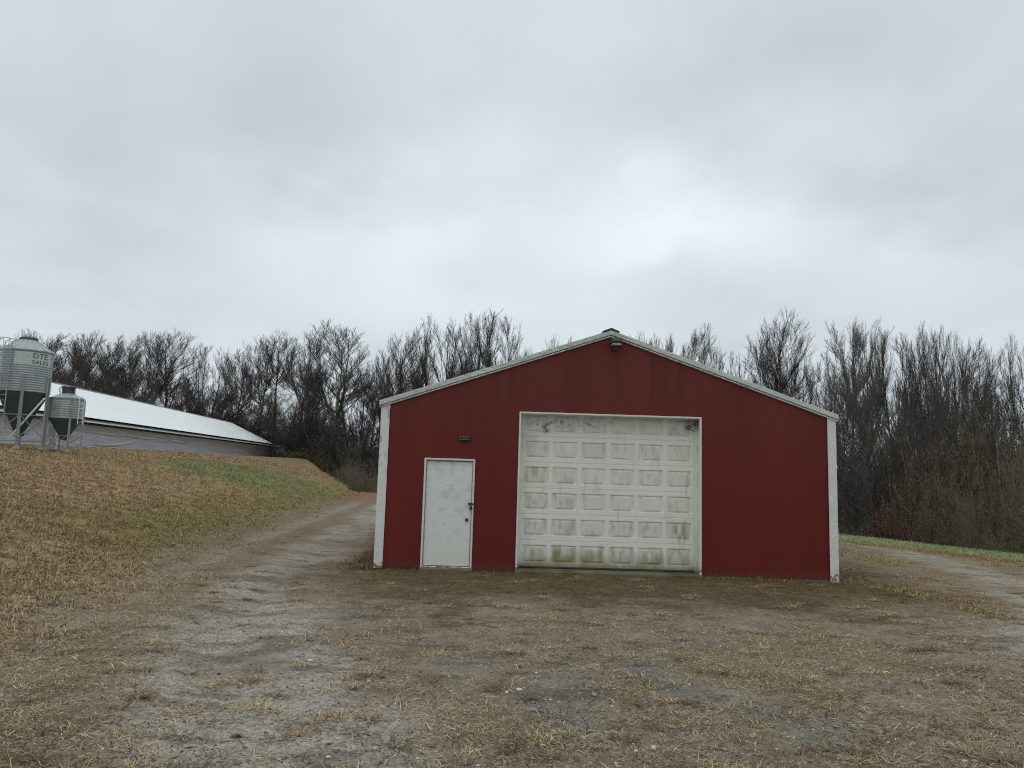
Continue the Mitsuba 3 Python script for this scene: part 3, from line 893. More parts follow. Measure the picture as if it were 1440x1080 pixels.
# loose pale straps and a sagging edge on the curtain
for i, (a, c, za, zb, sag) in enumerate(((28, 38, 0.18, 1.05, -0.22), (33, 43, 1.22, 1.12, -0.04), (45, 52, 1.16, 1.12, -0.02), (24, 36, 1.22, 1.18, -0.03), (19.5, 23, 0.4, 1.1, 0.1))):
    s_ = np.linspace(0, 1, 12)
    pts = np.stack([a + (c - a) * s_, np.full(12, -0.20), za + (zb - za) * s_ + sag * np.sin(np.pi * s_)], 1)
    b = MB().tube(pts, 0.050 * (0.5 + np.sin(np.pi * np.clip(s_, 0.06, 0.94))), 6)
    hput('curtain__strap' + (f'_{i:03d}' if i else ''), b, 'white_plastic')
b = MB()
b.add([(HL, 0.0, -0.3), (HL, 2 * HALF, -0.3), (HL, 2 * HALF, WALL + 0.1), (HL, HALF, rz(HALF) - 0.02), (HL, 0, WALL + 0.1)], [[0, 1, 2], [0, 2, 4], [4, 2, 3]])
b.add([(0, 0.0, -0.3), (0, 2 * HALF, -0.3), (0, 2 * HALF, WALL + 0.1), (0, HALF, rz(HALF) - 0.02), (0, 0, WALL + 0.1)], [[0, 1, 2], [0, 2, 4], [4, 2, 3]])
b.quad((0, 2 * HALF, -0.3), (HL, 2 * HALF, -0.3), (HL, 2 * HALF, WALL + 0.1), (0, 2 * HALF, WALL + 0.1))
hput('end_wall', b, 'grey_board')
# fans with white hoods at the far end, beyond the corner
for i in range(3):
    b = MB()
    x0, vc = HL + 0.5 + 0.5 * i, -0.15 - 0.88 * i
    a = np.linspace(0, 2 * np.pi, 17)[:-1]
    v0 = np.stack([np.full(16, x0), vc + 0.34 * np.cos(a), 1.35 + 0.42 * np.sin(a)], 1)
    v1 = np.stack([np.full(16, x0 - 0.7), vc + 0.42 * np.cos(a), 1.35 + 0.60 * np.sin(a)], 1)
    k = np.arange(16)
    b.add(np.vstack([v0, v1]), np.stack([k, (k + 1) % 16, (k + 1) % 16 + 16, k + 16], 1))
    b.box(x0, x0 + 0.06, vc - 0.36, vc + 0.36, 0.7, 2.0)
    b.tube([(x0 - 0.6, vc - 0.1, 1.0), (x0 - 0.5, vc - 0.34, -0.2)], 0.09, 6)
    b.tube([(x0 - 0.6, vc + 0.1, 1.0), (x0 - 0.5, vc + 0.30, -0.2)], 0.09, 6)
    hput('fan_hood' + (f'_{i:03d}' if i else ''), b, 'white_plastic')

# ------------------------------------------------------------------ feed bins


def bin_ring(cx, cy, r, z0, z1, wave=0.125, amp=0.022, sec=48):
    n = max(8, int((z1 - z0) / wave * 6))
    z = np.linspace(z0, z1, n)
    rad = r + amp * np.sin((z - z0) / wave * 2 * np.pi)
    m = trimesh.creation.revolve(np.stack([rad, z], 1), sections=sec)
    m.apply_translation([cx, cy, 0])
    return m


def cone(cx, cy, prof, sec=48):
    m = trimesh.creation.revolve(np.array(prof, float), sections=sec)
    m.apply_translation([cx, cy, 0])
    return m


def bin_legs(key, cx, cy, r, zb, ztop, n, a0, w):
    P = []
    for i in range(n):
        a = a0 + 2 * math.pi * i / n
        c_, s_ = math.cos(a), math.sin(a)
        b = MB()
        b.box(r + 0.004, r + 0.010, -w / 2, w / 2, zb, ztop)
        b.box(r + 0.010, r + 0.010 + w * 0.55, -w / 2, -w / 2 + 0.008, zb, ztop)
        b.box(r + 0.010, r + 0.010 + w * 0.55, w / 2 - 0.008, w / 2, zb, ztop)
        b.box(r - 0.05, r + w, -w, w, zb - 0.12, zb + 0.012)
        v, f = b.out()
        v = np.stack([cx + v[:, 0] * c_ - v[:, 1] * s_, cy + v[:, 0] * s_ + v[:, 1] * c_, v[:, 2]], 1)
        put(f'{key}__leg' + (f'_{i:03d}' if i else ''), (v, f), 'galvanised')
        P.append((cx + (r + 0.03) * c_, cy + (r + 0.03) * s_))
    return P


CX, CY, R, ZB = -26.25, 40.0, 1.24, 2.28
tag('feed_bin', 'large corrugated feed bin with cone roof and sign beside poultry house', 'feed bin')
put('feed_bin__body', bin_ring(CX, CY, R, 5.18, 7.40), 'galvanised', smooth=True)
put('feed_bin__hopper', cone(CX, CY, [(R - 0.02, 5.19), (R * 0.62, 4.25), (0.24, 3.05), (0.22, 2.86), (0, 2.86)]), 'hopper_metal', smooth=30)
roofp = [(R + 0.05, 7.36), (R + 0.05, 7.41), (0.42, 8.02), (0.40, 8.10), (0.0, 8.12)]
put('feed_bin__roof', cone(CX, CY, roofp), 'galvanised', smooth=25)
b = MB()
for i in range(16):
    a = i * math.pi / 8 + 0.1
    b.tube([(CX + 0.42 * math.cos(a), CY + 0.42 * math.sin(a), 8.03), (CX + (R + 0.05) * math.cos(a), CY + (R + 0.05) * math.sin(a), 7.42)], 0.012, 5)
put('feed_bin__roof__rib', b.out(), 'galvanised')
put('feed_bin__lid', cone(CX, CY, [(0.44, 8.06), (0.45, 8.13), (0.34, 8.20), (0, 8.22)]), 'hopper_metal', smooth=30)
b = MB()
b.tube([(CX - 0.20, CY - 0.28, 8.05), (CX - 0.235, CY - 0.28, 8.62)], [0.024, 0.016], 6)
b.tube([(CX - 0.22, CY - 0.28, 8.30), (CX + 0.05, CY - 0.2, 8.24)], 0.016, 6)
put('feed_bin__lid_handle', b.out(), 'galvanised')
# each leg stands outside the shell and runs up over its lower rings
LG = bin_legs('feed_bin', CX, CY, R + 0.01, ZB, 6.1, 6, math.radians(-59), 0.15)
b = MB()
for i in range(6):
    (xa, ya), (xb, yb) = LG[i], LG[(i + 1) % 6]
    b.tube([(xa, ya, 3.95), (xb, yb, 2.75)], 0.020, 5)
    b.tube([(xb, yb, 3.95), (xa, ya, 2.75)], 0.020, 5)
for i in range(6):
    b.tube([(*LG[i], 3.95), (*LG[(i + 1) % 6], 3.95)], 0.020, 5)
    b.tube([(*LG[i], 2.62), (*LG[(i + 1) % 6], 2.62)], 0.016, 5)
put('feed_bin__brace', b.out(), 'galvanised')
# ladder with a hooped cage on the shell
la = math.radians(-98)
lx_, ly_ = math.cos(la), math.sin(la)
tx_, ty_ = -ly_, lx_


def lp(o, t, z): return (CX + lx_ * (R + o) + tx_ * t, CY + ly_ * (R + o) + ty_ * t, z)


b = MB()
for t in (-0.20, 0.20):
    b.tube([lp(0.10, t, 3.3), lp(0.10, t, 7.5), lp(0.06, t, 7.75), lp(-0.25, t, 7.9)], 0.026, 6)
for z in np.arange(3.45, 7.5, 0.30):
    b.tube([lp(0.10, -0.2, z), lp(0.10, 0.2, z)], 0.016, 6)
put('feed_bin__ladder', b.out(), 'galvanised')
b = MB()
for z in np.arange(5.35, 8.0, 0.42):
    s_ = np.linspace(0, math.pi, 10)
    b.tube([lp(0.10 + 0.55 * math.sin(q), -0.34 * math.cos(q), z) for q in s_], 0.018, 5)
for q in (0.5, 1.1, 1.57, 2.05, 2.6):
    b.tube([lp(0.10 + 0.55 * math.sin(q), -0.34 * math.cos(q), z) for z in (5.35, 7.85)], 0.013, 5)
put('feed_bin__ladder_cage', b.out(), 'galvanised')


def wrap(u, z, out):
    """a point of the sign on the curve of the bin: u metres along the shell"""
    a = SA + u / R
    return np.stack([CX + (R + out) * np.cos(a), CY + (R + out) * np.sin(a), z], -1)


SA = math.radians(-83)


def panel(u0, u1, z0, z1, o0, o1, n=24):
    u = np.linspace(u0, u1, n)
    rows = [wrap(u, np.full(n, z), o) for z, o in ((z0, o0), (z0, o1), (z1, o1), (z1, o0))]
    v = np.vstack(rows)
    k = np.arange(n - 1)
    f = np.vstack([np.stack([r0 * n + k, r0 * n + k + 1, r1 * n + k + 1, r1 * n + k], 1) for r0, r1 in ((0, 1), (1, 2), (2, 3))])
    e = [[0, n, 2 * n, 3 * n], [n - 1, 2 * n - 1, 3 * n - 1, 4 * n - 1]]
    return v, np.vstack([f, e])


put('feed_bin__sign', MB().add(*panel(0, 1.86, 6.58, 7.27, 0.013, 0.022)).out(), 'sign_face', smooth=30)
b = MB()
for (u0, u1, z0, z1) in ((0.12, 0.62, 7.10, 7.14), (0.22, 0.70, 7.00, 7.025), (0.16, 0.56, 6.92, 6.945), (0.30, 0.66, 6.85, 6.87), (0.08, 0.72, 6.70, 6.715), (0.10, 0.70, 6.63, 6.65)):
    b.add(*panel(u0, u1, z0, z1, 0.0225, 0.025, 10))
put('feed_bin__sign__logo', b.out(), 'sign_logo')
b = MB()
for text, h, u, z in (('DTE', 0.27, 0.80, 6.95), ('SALES', 0.19, 0.78, 6.66)):
    m = meshkit.text_mesh(text, h, 0.003, bold=True)
    m = m.subdivide_to_size(0.07)
    v = np.array(m.vertices)
    w_ = wrap(u + v[:, 0] * 1.12, z + v[:, 1], 0.0235 + v[:, 2])
    b.add(w_, m.faces)
put('feed_bin__sign__lettering', b.out(), 'sign_ink')
b = MB()
b.tube([(CX + 0.05, CY - 0.80, 2.74), (CX + 1.62, CY - 0.70, 4.86)], 0.052, 8)
b.tube([(CX + 0.02, CY - 0.1, 2.80), (CX + 0.22, CY - 0.72, 2.95)], 0.08, 8)
put('feed_bin__auger_tube', b.out(), 'white_plastic', smooth=30)

SX, SY, SR, SZ = -24.42, 41.0, 0.83, 2.20
tag('small_feed_bin', 'small feed bin with dark hopper right of the large bin', 'feed bin')
put('small_feed_bin__body', bin_ring(SX, SY, SR, 3.90, 5.0, amp=0.018), 'galvanised', smooth=True)
put('small_feed_bin__hopper', cone(SX, SY, [(SR - 0.02, 3.91), (0.20, 2.86), (0.18, 2.74), (0, 2.74)]), 'hopper_metal', smooth=30)
put('small_feed_bin__roof', cone(SX, SY, [(SR + 0.04, 4.97), (SR + 0.04, 5.02), (0.34, 5.28), (0, 5.30)]), 'galvanised', smooth=25)
put('small_feed_bin__lid', cone(SX, SY, [(0.30, 5.27), (0.32, 5.62), (0.36, 5.66), (0.12, 5.72), (0, 5.72)]), 'hopper_metal', smooth=30)
b = MB()
b.box(SX + 0.12, SX + 0.62, SY - 0.3, SY + 0.1, 5.63, 5.655)
b.tube([(SX + 0.40, SY - 0.1, 5.2), (SX + 0.40, SY - 0.1, 5.62)], 0.045, 6)
put('small_feed_bin__lid_arm', b.out(), 'roof_edge')
LG = bin_legs('small_feed_bin', SX, SY, SR + 0.01, SZ, 4.95, 4, math.radians(-46), 0.10)
b = MB()
for i in range(4):
    (xa, ya), (xb, yb) = LG[i], LG[(i + 1) % 4]
    b.tube([(xa, ya, 2.95), (xb, yb, 2.35)], 0.017, 5)
    b.tube([(xb, yb, 2.95), (xa, ya, 2.35)], 0.017, 5)
for i in range(4):
    b.tube([(*LG[i], 2.95), (*LG[(i + 1) % 4], 2.95)], 0.018, 5)
put('small_feed_bin__brace', b.out(), 'galvanised')
b = MB()
aa = math.radians(-16)
def sp(o, t, z): return (SX + (SR + o) * math.cos(aa) - t * math.sin(aa), SY + (SR + o) * math.sin(aa) + t * math.cos(aa), z)
for t in (-0.16, 0.16):
    b.tube([sp(-0.25, t, 5.12), sp(0.05, t, 5.1), sp(0.16, t, 5.0), sp(0.16, t, 3.6)], 0.022, 6)
for z in np.arange(3.7, 5.0, 0.26):
    b.tube([sp(0.16, -0.16, z), sp(0.16, 0.16, z)], 0.014, 5)
put('small_feed_bin__ladder', b.out(), 'white_plastic')
b = MB()
b.tube([sp(-0.95, -0.3, 5.05), sp(-1.15, -0.3, 5.5), sp(-0.95, -0.3, 5.68), sp(-0.6, -0.2, 5.66)], 0.04, 7)
put('small_feed_bin__fill_pipe', b.out(), 'white_plastic', smooth=30)
tag('utility_box', 'pale control boxes on a post between the two feed bins', 'control box')
ux, uy = -25.55, 42.0
uz = float(height(ux, uy))
b = MB().box(ux - 0.06, ux + 0.06, uy - 0.05, uy + 0.05, uz - 0.1, uz + 1.6)
put('utility_box__post', b.out(), 'grey_board')
b = MB().box(ux - 0.22, ux + 0.22, uy - 0.25, uy - 0.051, uz + 0.80, uz + 1.45, 0.02)
put('utility_box__upper_box', b.out(), 'white_plastic')
b = MB().box(ux - 0.14, ux + 0.26, uy - 0.23, uy - 0.051, uz + 0.10, uz + 0.72, 0.02)
put('utility_box__lower_box', b.out(), 'white_plastic')

# ------------------------------------------------------------------ bare trees
def unit(v):
    return v / (math.sqrt(v[0] * v[0] + v[1] * v[1] + v[2] * v[2]) + 1e-12)


def grow(r, p, d, L, r0, n, wob, up, tip=0.35):
    """one limb: n + 1 points from p along d, bending a little and turning upwards"""
    pts, d, e = [p], unit(d), r.normal(0, wob, (n, 3)) + np.array([0, 0, up])
    for k in range(n):
        d = unit(d + e[k])
        pts.append(pts[-1] + d * (L / n))
    return np.array(pts), np.linspace(r0, r0 * tip, n + 1)


def along(pts, t):
    k = t * (len(pts) - 1)
    i = min(int(k), len(pts) - 2)
    e = pts[i + 1] - pts[i]
    return pts[i] + e * (k - i), unit(e)


def side_dir(r, d, ang, az):
    a, b, c = float(d[0]), float(d[1]), float(d[2])
    x = (b, -a, 0.0) if abs(c) < 0.9 else (0.0, c, -b)
    l = math.sqrt(x[0] ** 2 + x[1] ** 2 + x[2] ** 2) + 1e-12
    x = (x[0] / l, x[1] / l, x[2] / l)
    y = (b * x[2] - c * x[1], c * x[0] - a * x[2], a * x[1] - b * x[0])
    ca, sa = math.cos(ang), math.sin(ang)
    u, v = math.cos(az) * sa, math.sin(az) * sa
    return unit(np.array([a * ca + x[0] * u + y[0] * v, b * ca + x[1] * u + y[1] * v, c * ca + x[2] * u + y[2] * v]))


def bezier(a, c, b, n):
    t = np.linspace(0, 1, n + 1)[:, None]
    return (1 - t) ** 2 * a + 2 * t * (1 - t) * c + t ** 2 * b


def bare_tree_mesh(seed, H=20.0, clear=0.42, limbs=34, width=0.34, peak=0.42, forks=1, fork_at=0.45, sec=8, ter=5, tw=4, r_base=0.22, wob=0.03, ang=38, rough=0.12, low=0.0):
    """trunk and crown of a leafless tree. The limbs climb to points on a rounded crown: width is the crown's
    full width over the height, peak where it is widest, ang how far the limbs lean from upright"""
    r = np.random.default_rng(seed)
    trunk, crown = MB(), MB()
    base = np.array([0, 0, -0.4])
    hc = H * clear

    def env(q):
        return 0.5 * width * H * math.sqrt(max(0.02, 1 - ((q - peak) / (1.03 - peak if q > peak else peak + 0.18)) ** 2))
    stems = []
    if forks == 1:
        P, Rr = grow(r, base, np.array([r.normal(0, 0.02), r.normal(0, 0.02), 1]), H * 0.93, r_base, 12, wob * 0.6, 0.02, 0.09)
        trunk.tube(P, Rr * (1 + 0.5 * np.exp(-np.linspace(0, 12, 13))), 7)
        stems.append((P, Rr))
    else:
        P, Rr = grow(r, base, np.array([r.normal(0, 0.03), r.normal(0, 0.03), 1]), H * fork_at, r_base, 6, wob * 0.7, 0.02, 0.7)
        trunk.tube(P, Rr * (1 + 0.5 * np.exp(-np.linspace(0, 10, 7))), 7)
        a0 = r.uniform(0, 6.28)
        for k in range(forks):
            az = a0 + 2 * math.pi * (k + r.uniform(-0.25, 0.25)) / forks
            out = 0.5 * width * H * r.uniform(0.30, 0.55)
            e_ = np.array([math.cos(az) * out, math.sin(az) * out, H * r.uniform(0.86, 0.95)]) + [P[-1][0], P[-1][1], 0]
            c_ = P[-1] * 0.55 + e_ * 0.45 + np.array([math.cos(az), math.sin(az), 0]) * out * 0.55 - [0, 0, H * 0.05]
            Q = bezier(P[-1], c_, e_, 9) + np.vstack([[0, 0, 0], r.normal(0, wob * 1.3, (9, 3))])
            Rq = np.linspace(Rr[-1] * 0.68, 0.022, 10)
            trunk.tube(Q, Rq, 6)
            stems.append((Q, Rq))
    P2, R2, P3, R3, SA_, SB_, SR_ = [], [], [], [], [], [], []
    for i in range(limbs):
        q = (i + r.uniform(0, 1)) / limbs
        q = q ** 0.85 * 0.98 + low * 0
        az = i * 2.39996 + r.uniform(-0.5, 0.5)
        rho = env(q) * r.uniform(1 - 3 * rough, 1 + rough * 0.6) * (0.9 if r.uniform() < 0.75 else 0.5)
        z = hc + (H - hc) * min(1.0, q + r.normal(0, 0.02))
        tip = np.array([math.cos(az) * rho, math.sin(az) * rho, z])
        # the stem nearest to the tip carries the limb
        P, Rr = min(stems, key=lambda st: np.min(np.linalg.norm(st[0][:, :2] - tip[:2], axis=1)))
        a_ = math.radians(ang) * (1.15 - 0.6 * q) * r.uniform(0.8, 1.2)
        zs, zmin = z - rho / math.tan(a_), max(hc * 0.80, P[0][2] + 0.2)
        if zs < zmin + 0.22 * (H - hc):
            zs = zmin + r.uniform(0.0, 0.30) * (H - hc)
            tip[2] = max(z, zs + rho * r.uniform(0.55, 1.0))
        zs = min(zs, P[-1][2] * 0.97)
        ts = float(np.interp(zs, P[:, 2], np.linspace(0, 1, len(P))))
        p, _ = along(P, ts)
        L = np.linalg.norm(tip - p)
        c_ = p * 0.5 + tip * 0.5 + np.array([math.cos(az), math.sin(az), -0.4]) * L * 0.10
        Q = bezier(p, c_, tip, 6)
        Q[1:-1] += r.normal(0, wob * L * 0.22, (5, 3))
        rr0 = min(np.interp(ts, np.linspace(0, 1, len(Rr)), Rr) * 0.6, 0.014 + L * 0.0115)
        P2.append(Q); R2.append(np.linspace(rr0, rr0 * 0.28, 7))
        n2 = max(3, int(sec * min(1.3, 0.45 + L / (0.22 * H))))
        for j in range(n2):
            t2 = 0.22 + 0.78 * (j + r.uniform(0, 0.9)) / n2
            p2, d2 = along(Q, t2)
            L2 = (0.082 * H * (1.25 - 0.78 * t2) + 0.09 * L) * r.uniform(0.6, 1.1)
            dd2 = unit(side_dir(r, d2, math.radians(r.uniform(18, 46)), r.uniform(0, 2 * math.pi)) + [0, 0, 0.32])
            Q2, Rq2 = grow(r, p2, dd2, L2, max(rr0 * 0.36, 0.011), 3, wob * 3, 0.10, 0.45)
            P3.append(Q2); R3.append(Rq2)
            for m in range(ter):
                t3 = 0.12 + 0.88 * (m + r.uniform(0, 0.9)) / ter
                p3, d3 = along(Q2, t3)
                L3 = L2 * r.uniform(0.35, 0.65) * (1.1 - 0.35 * t3)
                dd3 = unit(side_dir(r, d3, math.radians(r.uniform(14, 34)), r.uniform(0, 2 * math.pi)) + [0, 0, 0.4])
                e3 = p3 + dd3 * L3
                SA_.append(p3); SB_.append(e3); SR_.append(0.0092)
                for w_ in range(tw):
                    p4 = p3 + (e3 - p3) * r.uniform(0.15, 0.95)
                    d4 = unit(side_dir(r, dd3, math.radians(r.uniform(12, 30)), r.uniform(0, 2 * math.pi)) + [0, 0, 0.3])
                    SA_.append(p4); SB_.append(p4 + d4 * L3 * r.uniform(0.35, 0.7)); SR_.append(0.0066)
    crown.add(*tubes(np.array(P2), np.array(R2), 5))
    crown.add(*tubes(np.array(P3), np.array(R3), 3))
    crown.add(*spikes(np.array(SA_), np.array(SB_), np.array(SR_)))
    return trunk.out(), crown.out()


def brush_mesh(seed, Hh=3.0, width=2.0, stems=40, sec=6, ter=6, leaf=0, leaf_size=0.05, arch=0.0, leaf_col=((0.06, 0.065, 0.03), (0.10, 0.10, 0.05)), dome=0.9, tw=3):
    """a thicket bush: many stems from the ground, branching to fine twigs, with leaves if asked"""
    r = np.random.default_rng(seed)
    P2, R2, P3, R3, A, B, Rs = [], [], [], [], [], [], []
    for i in range(stems):
        az, rad = r.uniform(0, 2 * math.pi), math.sqrt(r.uniform(0, 1))
        p = np.array([math.cos(az) * rad * width * 0.22, math.sin(az) * rad * width * 0.22, -0.15])
        lean = rad * 0.75 * width / Hh
        d = np.array([math.cos(az) * lean, math.sin(az) * lean, 1.0])
        L = Hh * (1 - 0.45 * rad ** 2 * dome) * r.uniform(0.75, 1.08)
        Q, Rq = grow(r, p, d, L, 0.008 + 0.0045 * L, 5, 0.09, 0.02 - arch * rad, 0.3)
        P2.append(Q); R2.append(Rq)
        for j in range(sec):
            t = 0.10 + 0.88 * (j + r.uniform(0, 0.9)) / sec
            p2, d2 = along(Q, t)
            L2 = L * r.uniform(0.16, 0.34) * (1.2 - 0.5 * t)
            dd = side_dir(r, d2, math.radians(r.uniform(30, 70)), r.uniform(0, 2 * math.pi))
            Q2, Rq2 = grow(r, p2, dd, L2, 0.008, 2, 0.12, 0.06, 0.5)
            P3.append(Q2); R3.append(Rq2)
            for m in range(ter):
                p3, d3 = along(Q2, r.uniform(0.1, 1.0))
                d3 = side_dir(r, d3, math.radians(r.uniform(20, 60)), r.uniform(0, 2 * math.pi))
                L3 = L2 * r.uniform(0.3, 0.7)
                A.append(p3); B.append(p3 + d3 * L3); Rs.append(0.006)
                for w_ in range(tw):
                    p4 = p3 + d3 * L3 * r.uniform(0.2, 1)
                    d4 = side_dir(r, d3, math.radians(r.uniform(20, 60)), r.uniform(0, 2 * math.pi))
                    A.append(p4); B.append(p4 + d4 * L3 * r.uniform(0.3, 0.7)); Rs.append(0.0045)
    st = MB().add(*tubes(np.array(P2), np.array(R2), 4)).add(*tubes(np.array(P3), np.array(R3), 3)).add(*spikes(np.array(A), np.array(B), np.array(Rs))).out()
    if not leaf: return st, None, None
    A, B = np.array(A), np.array(B)
    k = r.integers(0, len(A), leaf)
    c = A[k] + (B[k] - A[k]) * r.uniform(0, 1, (leaf, 1)) + r.normal(0, 0.015, (leaf, 3))
    return st, *leaves(r, c, leaf_size, leaf_col)


def leaves(r, c, size, cols, aspect=0.5):
    """folded leaf blades, four triangles each"""
    n = len(c)
    d = r.normal(0, 1, (n, 3)); d[:, 2] -= 0.35; d /= np.linalg.norm(d, axis=1, keepdims=True)
    x = np.cross(d, r.normal(0, 1, (n, 3))); x /= np.linalg.norm(x, axis=1, keepdims=True)
    nn = np.cross(d, x)
    s = size * r.uniform(0.6, 1.3, (n, 1))
    m = c + d * s * 0.5
    v = np.stack([c, m + x * s * aspect * 0.5 + nn * s * 0.12, c + d * s, m - x * s * aspect * 0.5 + nn * s * 0.12], 1)
    f = np.array([[0, 1, 2], [0, 2, 3]])
    f = (f[None] + (np.arange(n) * 4)[:, None, None]).reshape(-1, 3)
    t = r.uniform(0, 1, (n, 1))
    col = np.array(cols[0]) * (1 - t) + np.array(cols[1]) * t
    return (v.reshape(-1, 3), f), np.repeat(col, 4, axis=0)


GROUPS = {}


def group(gid, parts):
    scene[gid] = {'type': 'shapegroup', **parts}
    GROUPS[gid] = 1


VAR = []


def tree_variant(gid, bark_key='bark', **kw):
    t_, c_ = bare_tree_mesh(**kw)
    group(gid, {'trunk': mikit.ply(t_, bark_key, smooth=40), 'crown': mikit.ply(c_, 'twig', smooth=False)})
    # true width and height, so that a copy can be sized
    v = c_[0]
    return dict(gid=gid, h=float(v[:, 2].max()), w=float(np.percentile(np.abs(v[:, :2]), 95)) * 2)


TALL = [tree_variant('tall_a', seed=1, ang=46, clear=0.46, limbs=48, width=0.34, peak=0.52, ter=6, tw=5, rough=0.08),
        tree_variant('tall_b', seed=2, ang=46, clear=0.42, limbs=48, width=0.38, forks=3, fork_at=0.50, peak=0.5, ter=6, tw=5, rough=0.08),
        tree_variant('tall_c', seed=3, ang=46, clear=0.50, limbs=45, width=0.32, forks=2, fork_at=0.46, peak=0.52, ter=6, tw=5, rough=0.08),
        tree_variant('tall_d', seed=4, clear=0.52, limbs=40, width=0.32, peak=0.52, wob=0.045, ter=6, tw=5, rough=0.08),
        tree_variant('tall_e', seed=5, clear=0.58, limbs=38, width=0.30, peak=0.52, wob=0.05, ang=46, ter=6, tw=5, rough=0.15),
        tree_variant('tall_f', seed=6, ang=46, clear=0.34, limbs=69, width=0.38, peak=0.32, forks=3, fork_at=0.40, ter=6, tw=5)]
DENSE = [tree_variant('dense_a', seed=11, H=17, clear=0.20, limbs=64, width=0.62, peak=0.42, forks=4, fork_at=0.25, sec=9, ter=6, tw=5, ang=50, r_base=0.24),
         tree_variant('dense_b', seed=12, H=17, clear=0.20, limbs=56, width=0.52, peak=0.45, forks=3, fork_at=0.28, sec=9, ter=5, tw=5, wob=0.06, rough=0.2, ang=55)]
WOODS = [tree_variant('wood_a', seed=21, H=16, clear=0.34, limbs=28, width=0.34, sec=8, ter=5, tw=4, r_base=0.16, wob=0.05, rough=0.2),
         tree_variant('wood_b', seed=22, H=15, clear=0.24, limbs=32, width=0.40, sec=8, ter=5, tw=4, r_base=0.14, wob=0.06, rough=0.2),
         tree_variant('wood_c', seed=23, H=17, clear=0.40, limbs=28, width=0.34, forks=2, sec=8, ter=5, tw=4, r_base=0.17, wob=0.05),
         tree_variant('wood_d', seed=24, H=13, clear=0.12, limbs=36, width=0.46, sec=8, ter=5, tw=4, r_base=0.11, wob=0.07, ang=55, rough=0.2)]
FAR = [tree_variant('far_a', seed=27, H=16, clear=0.26, limbs=24, width=0.40, sec=7, ter=3, tw=2, r_base=0.16, wob=0.05, rough=0.2),
       tree_variant('far_b', seed=28, H=14, clear=0.12, limbs=28, width=0.46, sec=7, ter=3, tw=2, r_base=0.12, wob=0.06, ang=50, rough=0.2)]
PALE = tree_variant('pale_trunk', bark_key='pale_bark', seed=31, H=14, clear=0.40, limbs=20, width=0.3, sec=7, ter=4, tw=3, r_base=0.11, wob=0.06)


def plant(name, var, x, y, h, wd=None, rot=0.0, sink=0.25):
    k = numbered(name)
    sz = h / var['h']
    sx = sz if wd is None else wd / var['w']
    z = float(height(x, y, False)) - sink
    scene[k] = {'type': 'instance', 'shapegroup': {'type': 'ref', 'id': var['gid']},
                'to_world': T().translate([x, y, z]).rotate([0, 0, 1], rot).scale([sx, sx, sz])}
    return k


